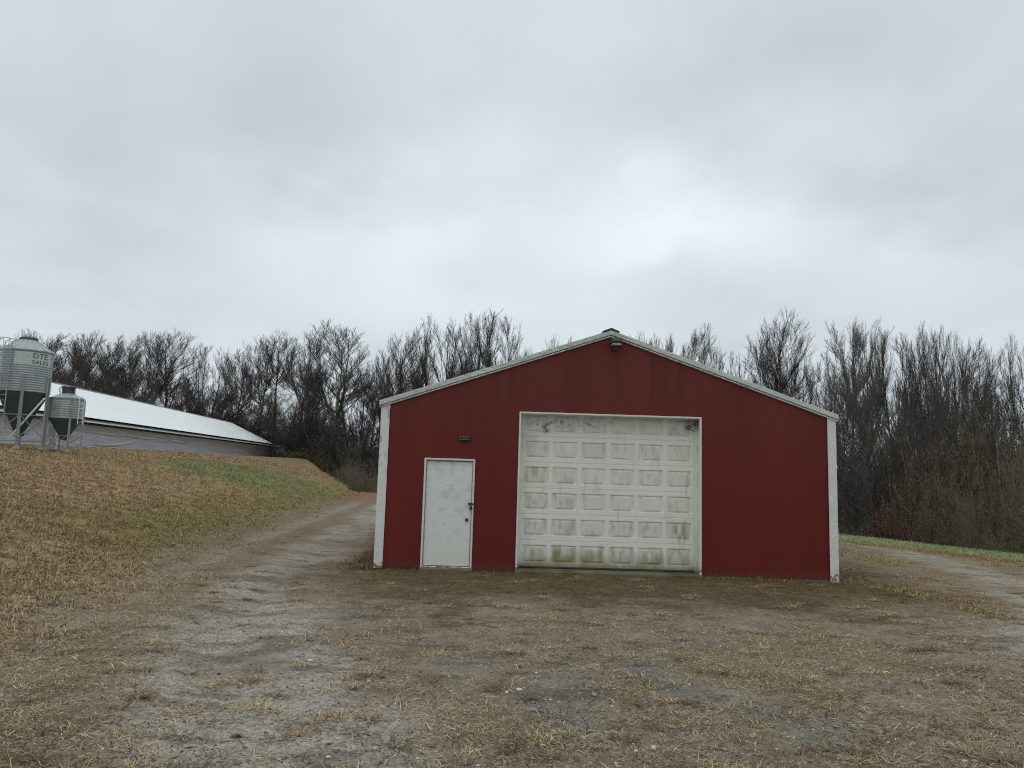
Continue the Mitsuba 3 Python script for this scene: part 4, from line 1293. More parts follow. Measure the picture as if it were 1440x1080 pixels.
# trees that stand out against the sky: x, y, height, crown width, variant, label
SKYLINE = [
    (-80.6, 126.5, 21.00, 8.1, 0, 'bare tree top just right of the feed bin roof, leftmost crown on the skyline'),
    (-85.7, 141.0, 22.60, 7.8, 2, 'slim bare tree second from the left on the skyline right of the feed bin'),
    (-85.0, 147.2, 24.10, 7.2, 3, 'bare tree third from the left over the upper end of the white roof'),
    (-72.7, 131.2, 22.10, 7.9, 1, 'rounded bare tree with open crown above the upper part of the white roof'),
    (-76.8, 146.0, 22.40, 7.4, 4, 'low pale bare tree in the dip left of the twin bare crowns'),
    (-66.1, 134.6, 23.30, 7.8, 5, 'left tree of the twin tall bare crowns above the middle of the white roof'),
    (-63.5, 138.1, 23.90, 7.7, 0, 'right tree of the twin tall bare crowns above the middle of the white roof'),
    (-56.7, 138.9, 21.80, 10.2, 6, 'dense dark domed bare tree above the lower half of the white roof'),
    (-57.2, 154.8, 23.98, 7.2, 3, 'short bare tree with thin straight trunk between the dense dome and the roof end'),
    (-51.8, 151.4, 25.30, 7.4, 2, 'bare tree with slim tall trunk above the lower end of the white roof'),
    (-47.6, 150.6, 26.88, 7.7, 4, 'tallest bare tree of the three thin ones left of the big oval tree'),
    (-44.1, 153.8, 27.48, 7.9, 1, 'bare forked tree just left of the big oval tree'),
    (-27.7, 114.7, 24.86, 10.7, 5, 'big oval bare tree with dark dense crown left of the red barn'),
    (-34.3, 130.6, 20.46, 5.8, 3, 'thin bare tree under the left flank of the big oval tree'),
    (-25.6, 127.5, 22.97, 14.4, 6, 'low dark bushy bare tree between the big oval tree and the barn roof'),
    (-25.7, 137.6, 25.41, 5.5, 4, 'spindly bare tree just above the left eave of the barn'),
    (-22.3, 133.2, 27.54, 5.9, 2, 'slender bare tree above the left rake of the barn near its eave'),
    (-15.2, 106.9, 27.85, 6.2, 0, 'bare tree left of the wide vase shaped tree above the left rake of the barn'),
    (-10.5, 104.5, 30.32, 8.2, 1, 'wide vase shaped bare tree with forked trunk above the left rake of the barn'),
    (-14.4, 119.1, 27.71, 4.8, 3, 'small bare tree between the two bigger ones above the left rake of the barn'),
    (-5.8, 107.8, 31.61, 6.0, 3, 'left of two joined tall bare crowns nearest the peak on the left rake'),
    (-2.4, 106.0, 31.90, 6.9, 2, 'highest bare tree left of the barn peak, right one of two joined crowns'),
    (1.4, 125.0, 29.70, 4.7, 4, 'small bare tree top low on the left rake of the barn near the peak'),
    (-8.1, 117.7, 27.60, 5.7, 7, 'dark bushy bare tree low between two tall crowns left of the peak'),
    (7.6, 119.8, 31.40, 5.1, 1, 'small rounded bare crown showing just left of the barn peak'),
    (20.5, 116.2, 31.80, 5.4, 5, 'faint bare crown just right of the barn peak'),
    (24.2, 117.5, 31.80, 5.2, 2, 'second faint bare crown right of the barn peak'),
    (20.6, 81.4, 24.00, 7.8, 6, 'dense dark dome shaped bare tree above the right rake of the barn'),
    (26.1, 101.7, 30.40, 4.5, 4, 'thin tall bare tree rising behind the dense dome above the right rake'),
    (26.2, 79.8, 24.80, 5.7, 7, 'dark tangled bare tree left of the tall forked one right of the barn peak'),
    (30.3, 86.9, 26.40, 4.3, 3, 'narrow dark bare tree against the tall tree over the right rake'),
    (30.5, 82.5, 28.00, 5.4, 4, 'tallest bare tree on the right, slender trunk above the right rake of the barn'),
    (35.1, 89.4, 24.40, 4.4, 7, 'low bushy bare tree right of the tall slender one over the right rake'),
    (38.4, 92.3, 23.80, 4.1, 3, 'low bare tree above the right eave of the barn'),
    (34.8, 76.4, 25.70, 4.6, 0, 'left tree of the tall bare pair right of the barn eave'),
    (37.9, 79.4, 26.80, 4.3, 1, 'right tree of the tall bare pair right of the barn eave'),
    (42.3, 81.7, 26.20, 4.6, 2, 'bare tree with upright limbs between the tall pair and the broad dark crowns'),
    (43.3, 78.9, 24.90, 3.2, 3, 'narrow bare tree left of the broad dark crowns at far right'),
    (41.5, 73.0, 25.10, 4.1, 5, 'broad dark bare crown, left of two highest at far right'),
    (41.9, 70.5, 24.19, 4.1, 6, 'dense dark bare crown, right of two highest at far right'),
    (45.6, 72.9, 23.60, 3.3, 4, 'thin bare tree on the falling skyline at far right'),
    (43.9, 66.9, 21.29, 4.2, 7, 'bushy bare tree low on the skyline at far right'),
    (47.6, 69.2, 23.39, 3.4, 1, 'rightmost tall bare tree cut by the photo edge'),
    (-76.0, 131.6, 14.60, 17.7, 6, 'low dark dome of bare branches just over the roof right of the small feed bin'),
    (-67.3, 136.3, 14.60, 17.0, 7, 'low dark bare tree mass over the upper middle of the white roof'),
    (-58.5, 140.3, 14.50, 16.1, 6, 'low dark bare tree mass over the lower middle of the white roof'),
    (-49.8, 141.5, 13.50, 14.9, 7, 'low dark bare tree mass over the lower end of the white roof'),
    (-40.6, 136.1, 13.20, 14.3, 6, 'low dark dome of bare branches directly beyond the end of the white roof'),
    (-31.7, 124.0, 12.34, 13.0, 7, 'dark tangled bare tree under the big oval tree'),
    (-18.5, 110.5, 19.19, 9.5, 7, 'dark tangled bare tree half hidden by the left corner of the barn'),
    (-22.3, 105.7, 12.27, 10.1, 6, 'low dark dome of bare branches nearest the left corner of the barn'),
    (32.2, 71.0, 18.59, 5.5, 7, 'dark tangled bare tree low behind the right eave of the barn'),
    (34.0, 68.0, 18.19, 5.9, 6, 'low dark dome of bare branches under the tall pair right of the barn'),
    (34.6, 63.1, 18.18, 5.5, 7, 'dark tangled bare tree under the narrow tree at far right'),
    (36.1, 60.0, 17.77, 6.4, 6, 'low dark dome of bare branches under the highest crowns at far right'),
    (37.6, 56.6, 17.25, 6.0, 7, 'dark tangled bare tree lowest at far right'),
]
for x, y, h, wd, vi, label in SKYLINE:
    wd = wd * (1.06 if vi < 6 else 1.0)
    k = plant('bare_tree', (TALL + DENSE)[vi], x, y, h, wd, rot=(x * 37 + y * 11) % 360)
    tag(k, label, 'tree', 'bare trees along the skyline')
r = np.random.default_rng(77)

# the woods behind and below them: skyline height and nearest distance by bearing (tan of the angle from straight ahead)
TB = [-0.70, -0.56, -0.40, -0.31, -0.20, -0.15, 0.0, 0.2, 0.42, 0.46, 0.56, 0.70]
TD = [118, 112, 128, 140, 112, 84, 74, 66, 52, 44, 40, 40]
TS = [22.0, 21.5, 21.0, 19.0, 16.0, 15.0, 15.0, 14.0, 15.5, 16.0, 16.0, 15.0]
PLACES = [(-0.62, 'behind the large feed bin', 'behind the large feed bin'), (-0.50, 'behind the upper third of the white roof', 'behind the upper roof'),
          (-0.40, 'behind the middle of the white roof', 'behind the middle of the roof'), (-0.29, 'behind the lower end of the white roof', 'behind the lower end of the roof'),
          (-0.17, 'in the gap between the white roof and the barn', 'between poultry house and barn'), (0.12, 'behind the left half of the barn', 'behind the left half of the barn'),
          (0.435, 'behind the right half of the barn', 'behind the right half of the barn'), (0.52, 'just right of the barn corner', 'right of the barn corner'),
          (0.60, 'between the barn corner and the right edge', 'in the middle of the right hand woods'), (9, 'at the right edge of the picture', 'at the right edge')]
def in_house(x, y, m=3.0):
    a_, c_ = (np.array([x, y]) - HS) @ HD, (np.array([x, y]) - HS) @ HN
    return -m < a_ < HL + m + 2 and -m < c_ < 2 * HALF + m


n_fill = 235
for i in range(n_fill):
    b_ = -0.72 + 1.48 * ((i + r.uniform(0, 1)) / n_fill)
    if -0.10 < b_ < 0.30 and r.uniform() < 0.72: continue
    d_ = np.interp(b_, TB, TD) + 60 * r.uniform(0, 1) ** 1.5
    y = d_ / math.hypot(1, b_); x = b_ * y
    if in_house(x, y): continue
    h = np.interp(b_, TB, TS) * r.uniform(0.46, 0.80) * (0.85 + 0.15 * d_ / 150)
    if b_ > 0.43: h = h * 1.16
    var = WOODS[int(r.integers(0, 4))] if r.uniform() < 0.88 else TALL[int(r.integers(0, 6))]
    k = plant('woodland_tree', var, x, y, h, None, rot=r.uniform(0, 360))
    _, where, grp = next(p for p in PLACES if b_ < p[0])
    tag(k, 'one of many bare trees ' + where, 'tree', 'woodland trees ' + grp)
# the depth of the woods beyond, where no single tree can be told from the next
n_ = 0
for i in range(720):
    b_ = -0.74 + 1.52 * r.uniform() if i < 430 else -0.42 + 0.34 * r.uniform() if i < 510 else (0.42 + 0.34 * r.uniform() if i < 560 else -0.58 + 0.44 * r.uniform())
    if -0.12 < b_ < 0.36 and r.uniform() < 0.7: continue
    d_ = np.interp(b_, TB, TD) + r.uniform(30, 150)
    y = d_ / math.hypot(1, b_); x = b_ * y
    if in_house(x, y): continue
    h = np.interp(b_, TB, TS) * r.uniform(0.40, 0.70) * (0.85 + 0.15 * d_ / 150)
    n_ += 1
    var = FAR[int(r.integers(0, 2))]
    sz = h / var['h']
    scene[f'deep_woods__{n_:03d}'] = {'type': 'instance', 'shapegroup': {'type': 'ref', 'id': var['gid']},
        'to_world': T().translate([x, y, float(height(x, y, False)) - 0.3]).rotate([0, 0, 1], r.uniform(0, 360)).scale([sz * 1.15, sz * 1.15, sz])}
tag('deep_woods', 'grey brown mass of bare woods beyond the nearer trees', 'woods', kind='stuff')

k = plant('woodland_tree', PALE, 20.7, 45.5, 15.0, None, rot=40)
tag(k, 'slim pale trunked bare tree just right of the barn corner', 'tree')
k = plant('woodland_tree', PALE, 21.1, 31.6, 9.0, None, rot=160)
tag(k, 'slim pale trunked sapling in the thicket at the right edge', 'tree')


# brush at the edge of the woods
def brush_variant(gid, stem='brush_stem', **kw):
    st, lf, col = brush_mesh(**kw)
    parts = {'stems': mikit.ply(st, stem, smooth=False)}
    if lf is not None:
        parts['foliage'] = mikit.ply(lf, 'leafy', smooth=False, color=col)
    group(gid, parts)
    v = st[0]
    return dict(gid=gid, h=float(v[:, 2].max()), w=float(np.percentile(np.abs(v[:, :2]), 99.7)) * 2)


BR_BARE = [brush_variant('brush_a', seed=41, Hh=4.0, width=3.4, stems=46, sec=6, ter=5, tw=4),
           brush_variant('brush_b', seed=42, Hh=5.0, width=3.6, stems=40, sec=7, ter=5, tw=4, arch=0.03)]
BR_GREEN = [brush_variant('brush_green_a', seed=43, Hh=3.0, width=3.2, stems=40, sec=6, ter=5, tw=2, leaf=9000, leaf_size=0.075, leaf_col=((0.105, 0.108, 0.050), (0.180, 0.172, 0.088))),
            brush_variant('brush_green_b', seed=44, Hh=3.6, width=3.0, stems=36, sec=7, ter=5, tw=2, leaf=9000, leaf_size=0.075, arch=0.04, leaf_col=((0.110, 0.104, 0.054), (0.205, 0.178, 0.095)))]
UNDER = brush_variant('undergrowth_bush', stem='twig', seed=47, Hh=6.0, width=4.2, stems=40, sec=7, ter=4, tw=2)
BR_RED = brush_variant('red_bush', seed=45, Hh=2.6, width=1.7, stems=26, sec=7, ter=5, tw=2, leaf=15000, leaf_size=0.095, leaf_col=((0.105, 0.056, 0.046), (0.20, 0.108, 0.084)), dome=0.5)
n_ = 0
for i in range(580):
    b_ = -0.74 + 1.52 * r.uniform() if i < 330 else (-0.34 + 0.24 * r.uniform() if i < 380 else 0.44 + 0.32 * r.uniform() if i < 430 else -0.60 + 0.48 * r.uniform())
    if -0.10 < b_ < 0.42 and r.uniform() < 0.85: continue
    d_ = np.interp(b_, TB, TD) + r.uniform(2, 70)
    y = d_ / math.hypot(1, b_); x = b_ * y
    if in_house(x, y): continue
    n_ += 1
    sz = r.uniform(0.55, 1.45) * (1.35 if b_ > 0.42 else 1.5 if b_ < -0.2 else 1.0)
    scene[f'undergrowth__{n_:03d}'] = {'type': 'instance', 'shapegroup': {'type': 'ref', 'id': 'undergrowth_bush'},
        'to_world': T().translate([x, y, float(height(x, y, False)) - 0.3]).rotate([0, 0, 1], r.uniform(0, 360)).scale([sz, sz, sz])}
tag('undergrowth', 'dark leafless undergrowth between the trunks of the woods', 'undergrowth', kind='stuff')
BRUSH = [  # x, y, height, width, variant, label, group
    (16.5, 36.4, 3.65, 2.06, 'g0', 'olive leafy bush in the thicket along the green verge right of the barn', 'olive bushes right of the barn'),
    (17.9, 38.0, 5.30, 1.98, 'b0', 'leafless brush of thin stems in the thicket right of the barn', 'leafless brush right of the barn'),
    (19.9, 37.0, 6.90, 2.95, 'b1', 'leafless brush of thin stems in the thicket right of the barn', 'leafless brush right of the barn'),
    (18.6, 34.3, 4.41, 2.33, 'g1', 'olive leafy bush in the thicket along the green verge right of the barn', 'olive bushes right of the barn'),
    (19.3, 33.9, 4.87, 2.30, 'g0', 'olive leafy bush in the thicket along the green verge right of the barn', 'olive bushes right of the barn'),
    (21.5, 36.1, 7.37, 3.29, 'b0', 'leafless brush of thin stems in the thicket right of the barn', 'leafless brush right of the barn'),
    (19.0, 31.7, 3.98, 2.30, 'g1', 'olive leafy bush in the thicket along the green verge right of the barn', 'olive bushes right of the barn'),
    (22.9, 36.4, 8.95, 3.75, 'b1', 'leafless brush of thin stems in the thicket right of the barn', 'leafless brush right of the barn'),
    (19.8, 31.3, 4.42, 2.48, 'g0', 'olive leafy bush in the thicket along the green verge right of the barn', 'olive bushes right of the barn'),
    (21.3, 32.6, 6.48, 2.61, 'g1', 'olive leafy bush in the thicket along the green verge right of the barn', 'olive bushes right of the barn'),
    (22.3, 33.2, 8.47, 3.43, 'b0', 'leafless brush of thin stems in the thicket right of the barn', 'leafless brush right of the barn'),
    (19.6, 29.0, 3.81, 1.97, 'g0', 'olive leafy bush in the thicket along the green verge right of the barn', 'olive bushes right of the barn'),
    (20.6, 29.5, 5.53, 2.70, 'b1', 'leafless brush of thin stems in the thicket right of the barn', 'leafless brush right of the barn'),
    (18.9, 36.4, 5.28, 1.65, 'b1', 'leafless brush of thin stems in the thicket right of the barn', 'leafless brush right of the barn'),
    (23.3, 42.0, 9.49, 3.84, 'b0', 'leafless brush of thin stems in the thicket right of the barn', 'leafless brush right of the barn'),
    (22.0, 44.9, 8.20, 3.06, 'b1', 'leafless brush of thin stems in the thicket right of the barn', 'leafless brush right of the barn'),
    (25.1, 38.5, 10.79, 3.99, 'b1', 'leafless brush of thin stems in the thicket right of the barn', 'leafless brush right of the barn'),
    (18.2, 29.9, 2.58, 1.69, 'g0', 'olive leafy bush in the thicket along the green verge right of the barn', 'olive bushes right of the barn'),
    (18.2, 27.6, 1.85, 1.87, 'g1', 'olive leafy bush in the thicket along the green verge right of the barn', 'olive bushes right of the barn'),
    (18.4, 32.1, 3.02, 1.67, 'g1', 'olive leafy bush in the thicket along the green verge right of the barn', 'olive bushes right of the barn'),
    (19.3, 26.8, 3.96, 2.74, 'g0', 'olive leafy bush in the thicket along the green verge right of the barn', 'olive bushes right of the barn'),
    (-33.1, 123.6, 3.89, 9.86, 'g0', 'olive leafy bush below the woods between the poultry house and the barn', 'olive bushes left of the barn'),
    (-28.4, 118.6, 5.41, 9.46, 'g1', 'olive leafy bush below the woods between the poultry house and the barn', 'olive bushes left of the barn'),
    (-21.0, 97.8, 5.50, 5.56, 'b0', 'leafless brush below the woods between the poultry house and the barn', 'leafless brush left of the barn'),
    (-17.7, 88.2, 5.92, 6.02, 'b1', 'leafless brush below the woods between the poultry house and the barn', 'leafless brush left of the barn'),
    (-20.8, 92.7, 3.56, 5.26, 'g0', 'olive leafy bush below the woods between the poultry house and the barn', 'olive bushes left of the barn'),
    (-14.3, 76.7, 5.25, 4.36, 'g0', 'olive leafy bush below the woods between the poultry house and the barn', 'olive bushes left of the barn'),
    (-14.7, 82.7, 7.07, 5.64, 'b0', 'leafless brush below the woods between the poultry house and the barn', 'leafless brush left of the barn'),
    (-17.2, 84.3, 3.60, 3.82, 'g1', 'olive leafy bush below the woods between the poultry house and the barn', 'olive bushes left of the barn'),
    (-11.8, 71.0, 4.47, 3.22, 'g1', 'olive leafy bush below the woods between the poultry house and the barn', 'olive bushes left of the barn'),
    (-32.7, 131.0, 7.76, 8.97, 'b0', 'leafless brush below the woods between the poultry house and the barn', 'leafless brush left of the barn'),
    (-20.9, 108.0, 11.50, 9.87, 'b1', 'leafless brush below the woods between the poultry house and the barn', 'leafless brush left of the barn'),
    (-29.4, 126.6, 11.21, 11.59, 'b0', 'leafless brush below the woods between the poultry house and the barn', 'leafless brush left of the barn'),
    (19.9, 35.8, 9.02, 3.43, 'g1', 'tall olive brown sapling thicket at the right edge of the photo', 'tall olive thickets at the right'),
    (21.6, 36.0, 10.12, 3.80, 'g0', 'tall olive brown sapling thicket at the right edge of the photo', 'tall olive thickets at the right'),
    (22.1, 34.6, 10.20, 3.65, 'g1', 'tall olive brown sapling thicket at the right edge of the photo', 'tall olive thickets at the right'),
    (22.5, 33.0, 9.87, 3.81, 'g0', 'tall olive brown sapling thicket at the right edge of the photo', 'tall olive thickets at the right'),
    (19.1, 32.8, 7.05, 2.82, 'g0', 'tall olive brown sapling thicket at the right edge of the photo', 'tall olive thickets at the right'),
    (20.2, 31.0, 7.09, 2.96, 'g1', 'tall olive brown sapling thicket at the right edge of the photo', 'tall olive thickets at the right'),
    (20.4, 29.6, 6.95, 2.55, 'b1', 'tall leafless brush at the right edge of the photo', 'tall brush at the right'),
    (19.8, 37.0, 7.75, 2.82, 'g0', 'tall olive brown sapling thicket at the right edge of the photo', 'tall olive thickets at the right'),
    (18.9, 30.7, 5.13, 2.33, 'b0', 'tall leafless brush at the right edge of the photo', 'tall brush at the right'),
]
for x, y, h, wd, kd, label, grp in BRUSH:
    var = (BR_GREEN if kd[0] == 'g' else BR_BARE)[int(kd[1])]
    k = plant('bush', var, x, y, h, wd, rot=(x * 53 + y * 29) % 360, sink=0.2)
    tag(k, label, 'bush', grp)
k = plant('bush', BR_RED, 16.6, 33.1, 3.55, 1.75, rot=20, sink=0.2)
tag(k, 'russet leaved bush at the edge of the woods right of the barn', 'bush')



# ------------------------------------------------------------------ ground cover
def n_cell(x, y, z):
    x, y, z = ((np.floor(np.asarray(v, float)).astype(np.int64) + 1000000) & 0xFFFFFFFF for v in (x, y, z))
    h = (x * 374761393 + y * 668265263 + z * 2147483647) & 0xFFFFFFFF
    h = ((h ^ (h >> 13)) * 1274126177) & 0xFFFFFFFF
    return ((h ^ (h >> 16)) & 0xFFFFFF) / 16777215.0


def n_noise(x, y, z):
    z = np.full_like(x, z)
    p = [x, y, z]; i = [np.floor(v) for v in p]
    t = [(v - a) ** 2 * (3 - 2 * (v - a)) for v, a in zip(p, i)]
    def e_(b, c): return n_cell(i[0], i[1] + b, i[2] + c) * (1 - t[0]) + n_cell(i[0] + 1, i[1] + b, i[2] + c) * t[0]
    return (e_(0, 0) * (1 - t[1]) + e_(1, 0) * t[1]) * (1 - t[2]) + (e_(0, 1) * (1 - t[1]) + e_(1, 1) * t[1]) * t[2]


def n_fbm(x, y, z, octaves=3):
    """the same field as the ground material's fbm, so that the blades stand where its thatch is"""
    return sum(0.5 ** (o + 1) * n_noise(x * 2 ** o, y * 2 ** o, z * 2 ** o + 17 * o) for o in range(octaves)) / (1 - 0.5 ** octaves)


def zone(x, y):
    wob = (n_fbm(x * 0.55, y * 0.55, 1.0) - 0.5) * 1.5 + (n_fbm(x * 2.6, y * 2.6, 4.0) - 0.5) * 0.7
    mid = n_fbm(x * 1.4, y * 1.4, 7.0, 4)
    s = np.interp(y, XE_Y, XE_X) - x
    u = (x - BX) * CB + (y - BY) * SB
    w = (y - BY) * CB - (x - BX) * SB
    tr = np.abs(x - np.interp(y, [4, 6.1, 8, 13.4, 23.6, 34, 55], [-1.0, -2.0, -2.9, -3.9, -4.6, -5.6, -7.4]) + 0.3 * wob)
    tr = sstep(1.25, 0.35, tr)
    tr2 = sstep(1.9, 0.8, np.abs(x - np.interp(y, [4, 8.5, 12.9, 17, 22, 27], [4.0, 6.3, 8.9, 10.2, 11.2, 11.6]) - 0.6 + 0.4 * wob))
    inside = (u > -0.02) & (u < W + 0.02) & (w > -0.04) & (w < DEPTH)
    brow = np.interp(x, BROW_X, BROW_Y) - y
    apron = sstep(5.6, 1.2, -w + 1.6 * wob) * sstep(-2.2, 0.5, u + wob) * sstep(11.5, 9.6, u + 0.6 * wob)
    return dict(wob=wob, mid=mid, s=s, u=u, w=w, track=np.maximum(tr, tr2), inside=inside, brow=brow, apron=apron)


def sample(r, n, d0, d1, power, t0=-0.76, t1=0.76):
    """places on the ground ahead, thinning out with distance"""
    q = r.uniform(0, 1, n)
    k = 1 - power
    d = (d0 ** k + q * (d1 ** k - d0 ** k)) ** (1 / k)
    t = r.uniform(t0, t1, n)
    return t * d, d


def blades(r, x, y, length, width, tilt, col, az=None):
    """bent grass blades of three triangles, standing or lying on the ground"""
    n = len(x)
    z = height(x, y)
    az = r.uniform(0, 2 * np.pi, n) if az is None else az
    d = np.stack([np.cos(az) * np.cos(tilt), np.sin(az) * np.cos(tilt), np.sin(tilt)], 1)
    s = np.stack([-np.sin(az), np.cos(az), r.normal(0, 0.35, n)], 1)
    s /= np.linalg.norm(s, axis=1, keepdims=True)
    p = np.stack([x, y, z - 0.002], 1)
    m = p + d * (length * 0.5)[:, None] + np.array([0, 0, 1.0]) * (length * r.uniform(0.02, 0.16, n))[:, None]
    az2 = az + r.normal(0, 0.5, n)
    t2 = tilt * 0.5 - r.uniform(0.0, 0.5, n)
    e_ = m + np.stack([np.cos(az2) * np.cos(t2), np.sin(az2) * np.cos(t2), np.sin(t2)], 1) * (length * 0.5)[:, None]
    e_[:, 2] = np.maximum(e_[:, 2], z + 0.003)
    w2 = (width * 0.5)[:, None]
    v = np.stack([p - s * w2, p + s * w2, m + s * w2 * 0.9, m - s * w2 * 0.9, e_], 1)
    f = np.array([[0, 1, 2], [0, 2, 3], [3, 2, 4]])
    f = (f[None] + (np.arange(n) * 5)[:, None, None]).reshape(-1, 3)
    return v.reshape(-1, 3), f, np.repeat(col, 5, axis=0)


def tint(r, n, *cols):
    c = np.array(cols, float)
    k = r.integers(0, len(c), n)
    return c[k] * r.uniform(0.72, 1.28, (n, 1)) * r.uniform(0.95, 1.05, (n, 3))


def joined(parts):
    v, f, c, n = [], [], [], 0
    for a, b_, c_ in parts:
        v.append(a); f.append(b_ + n); c.append(c_); n += len(a)
    return (np.vstack(v), np.vstack(f)), np.vstack(c)


r = np.random.default_rng(5)
# straw and dead grass lying on the yard
x, y = sample(r, 430000, 3.4, 22, 1.4)
zn = zone(x, y)
dens = 0.26 + 0.74 * sstep(0.42, 0.66, zn['mid'] + 0.25 * (n_fbm(x * 5, y * 5, 3.0) - 0.5)) * sstep(0.25, 0.6, n_fbm(x * 0.9, y * 0.9, 12.0))
strip = np.exp(-((x - np.interp(y, [4, 7.9, 12.3, 20.4, 33, 55], [-2.9, -3.75, -5.0, -5.7, -6.6, -8.2])) / 0.55) ** 2) * sstep(36, 16, y)
strip = np.maximum(strip, np.exp(-((zn['s'] + 0.5) / 0.9) ** 2) * 0.9)
strip = np.maximum(strip, 0.9 * np.exp(-((x + 4.0) / 1.6) ** 2) * sstep(8, 5, y) * sstep(-2.2, -3.0, x))
wx_, wy_ = 3 * (n_fbm(x * 1.7, y * 1.7, 21.0) - 0.5), 3 * (n_fbm(x * 1.7 + 9, y * 1.7, 22.0) - 0.5)
ng = lambda v: np.exp(-v)
ps, pg, pd = (patches(x, y, t_, wx_, wy_, ng) for t_ in (STRAW_AT, GRAVEL_AT, DAMP_AT))
dens = 0.30 + 0.70 * sstep(0.32, 0.80, ps + 0.9 * (zn['mid'] - 0.35) + 0.35 * (n_fbm(x * 5, y * 5, 3.0) - 0.5))
dens = dens * (1 - 0.65 * np.clip(pg, 0, 1)) + 0.4 * zn['apron'] * sstep(0.40, 0.6, n_fbm(x * 3, y * 3, 8.0))
dens = np.maximum(dens, strip * (0.35 + 0.65 * sstep(0.35, 0.6, n_fbm(x * 2.3, y * 2.3, 6.0))))
dens = dens * (1 - 0.86 * zn['track'] * (1 - 0.7 * strip)) + 0.5 * zn['apron'] * sstep(0.40, 0.6, n_fbm(x * 3, y * 3, 8.0))
keep = (r.uniform(0, 1, len(x)) < dens * 0.66) & ~zn['inside'] & (zn['s'] + zn['wob'] < 1.6) & (zn['brow'] > 3)
x, y, ap = x[keep], y[keep], np.clip(zn['apron'] + 0.8 * pd, 0, 1)[keep]
n = len(x)
dist = np.hypot(x, y)
near_ = 1 + dist / 16
pale = tint(r, n, (0.50, 0.415, 0.285), (0.40, 0.318, 0.205), (0.300, 0.236, 0.152), (0.22, 0.166, 0.106), (0.62, 0.54, 0.40), (0.145, 0.110, 0.072))
dull = tint(r, n, (0.170, 0.133, 0.072), (0.122, 0.094, 0.052), (0.243, 0.192, 0.105), (0.138, 0.116, 0.055))
col = pale * (1 - ap[:, None]) + dull * ap[:, None]
parts = [blades(r, x, y, (0.012 + r.gamma(1.6, 0.017, n)) * (1 + dist / 50), r.uniform(0.0014, 0.0036, n) * near_, np.abs(r.normal(0.06, 0.20, n)), col)]
# loose tufts
tx_c, ty_c = sample(r, 620, 3.8, 18, 1.1)
zt = zone(tx_c, ty_c)
ok = ~zt['inside'] & (zt['s'] < 0) & (zt['w'] < -0.5)
for cx_, cy_ in zip(tx_c[ok], ty_c[ok]):
    m_ = int(r.integers(25, 80)); sz = r.uniform(0.05, 0.17)
    a_ = r.uniform(0, 2 * np.pi, m_)
    q = np.abs(r.normal(0, 0.5, m_)) * sz
    dk = r.uniform() < 0.55
    c_ = tint(r, m_, (0.138, 0.097, 0.058), (0.212, 0.155, 0.090)) if dk else tint(r, m_, (0.552, 0.439, 0.260), (0.422, 0.317, 0.179), (0.276, 0.203, 0.114))
    dd = 1 + math.hypot(cx_, cy_) / 20
    parts.append(blades(r, cx_ + np.cos(a_) * q * 1.6, cy_ + np.sin(a_) * q, r.uniform(0.05, 0.13, m_), r.uniform(0.002, 0.0042, m_) * dd, np.abs(r.normal(0.2, 0.25, m_)), c_, az=a_ + r.normal(0, 0.5, m_)))
# dead weeds along the barn front
xx = r.uniform(-0.1, W + 0.1, 2600)
xx = xx[(r.uniform(0, 1, 2600) < 0.25 + 0.75 * sstep(6.0, 7.0, xx)) & ~((xx > D0) & (xx < D1)) & ~((xx > G0) & (xx < G1 - 0.1))]
ww = -np.abs(r.normal(0.03, 0.09, len(xx))) - 0.035
bx_, by_ = BX + xx * CB - ww * SB, BY + xx * SB + ww * CB
n = len(xx)
parts.append(blades(r, bx_, by_, r.uniform(0.04, 0.13, n), r.uniform(0.004, 0.008, n), r.uniform(0.3, 1.3, n), tint(r, n, (0.243, 0.187, 0.097), (0.357, 0.268, 0.147), (0.147, 0.114, 0.062))))
# dark weeds heaped along the barn's left side
n = 5200
uu, wv_ = -np.abs(r.normal(0.12, 0.28, n)) - 0.03, r.uniform(-0.3, 9.0, n)
bx_, by_ = BX + uu * CB - wv_ * SB, BY + uu * SB + wv_ * CB
parts.append(blades(r, bx_, by_, r.uniform(0.08, 0.30, n) * np.exp(uu * 1.2), r.uniform(0.005, 0.011, n), r.uniform(0.2, 1.3, n), tint(r, n, (0.13, 0.095, 0.055), (0.20, 0.145, 0.08), (0.08, 0.06, 0.035), (0.30, 0.235, 0.14))))
x, y = sample(r, 150000, 3.4, 20, 1.4)
zl = zone(x, y)
k_ = ~zl['inside'] & (zl['s'] + zl['wob'] < 1.2) & (zl['brow'] > 3) & (r.uniform(0, 1, len(x)) < (0.75 - 0.62 * zl['track']) * sstep(0.35, 0.6, n_fbm(x * 2.1, y * 2.1, 27.0)))
x, y = x[k_], y[k_]
n = len(x)
parts.append(blades(r, x, y, 0.010 + r.gamma(1.5, 0.014, n), r.uniform(0.002, 0.0045, n) * (1 + np.hypot(x, y) / 16), np.abs(r.normal(0.05, 0.15, n)), tint(r, n, (0.085, 0.062, 0.038), (0.125, 0.092, 0.056), (0.060, 0.045, 0.028))))
m, c = joined(parts)
put('dead_grass', m, 'straw', color=c)
tag('dead_grass', 'matted straw coloured dead grass scattered over the yard', 'dead grass', kind='stuff')

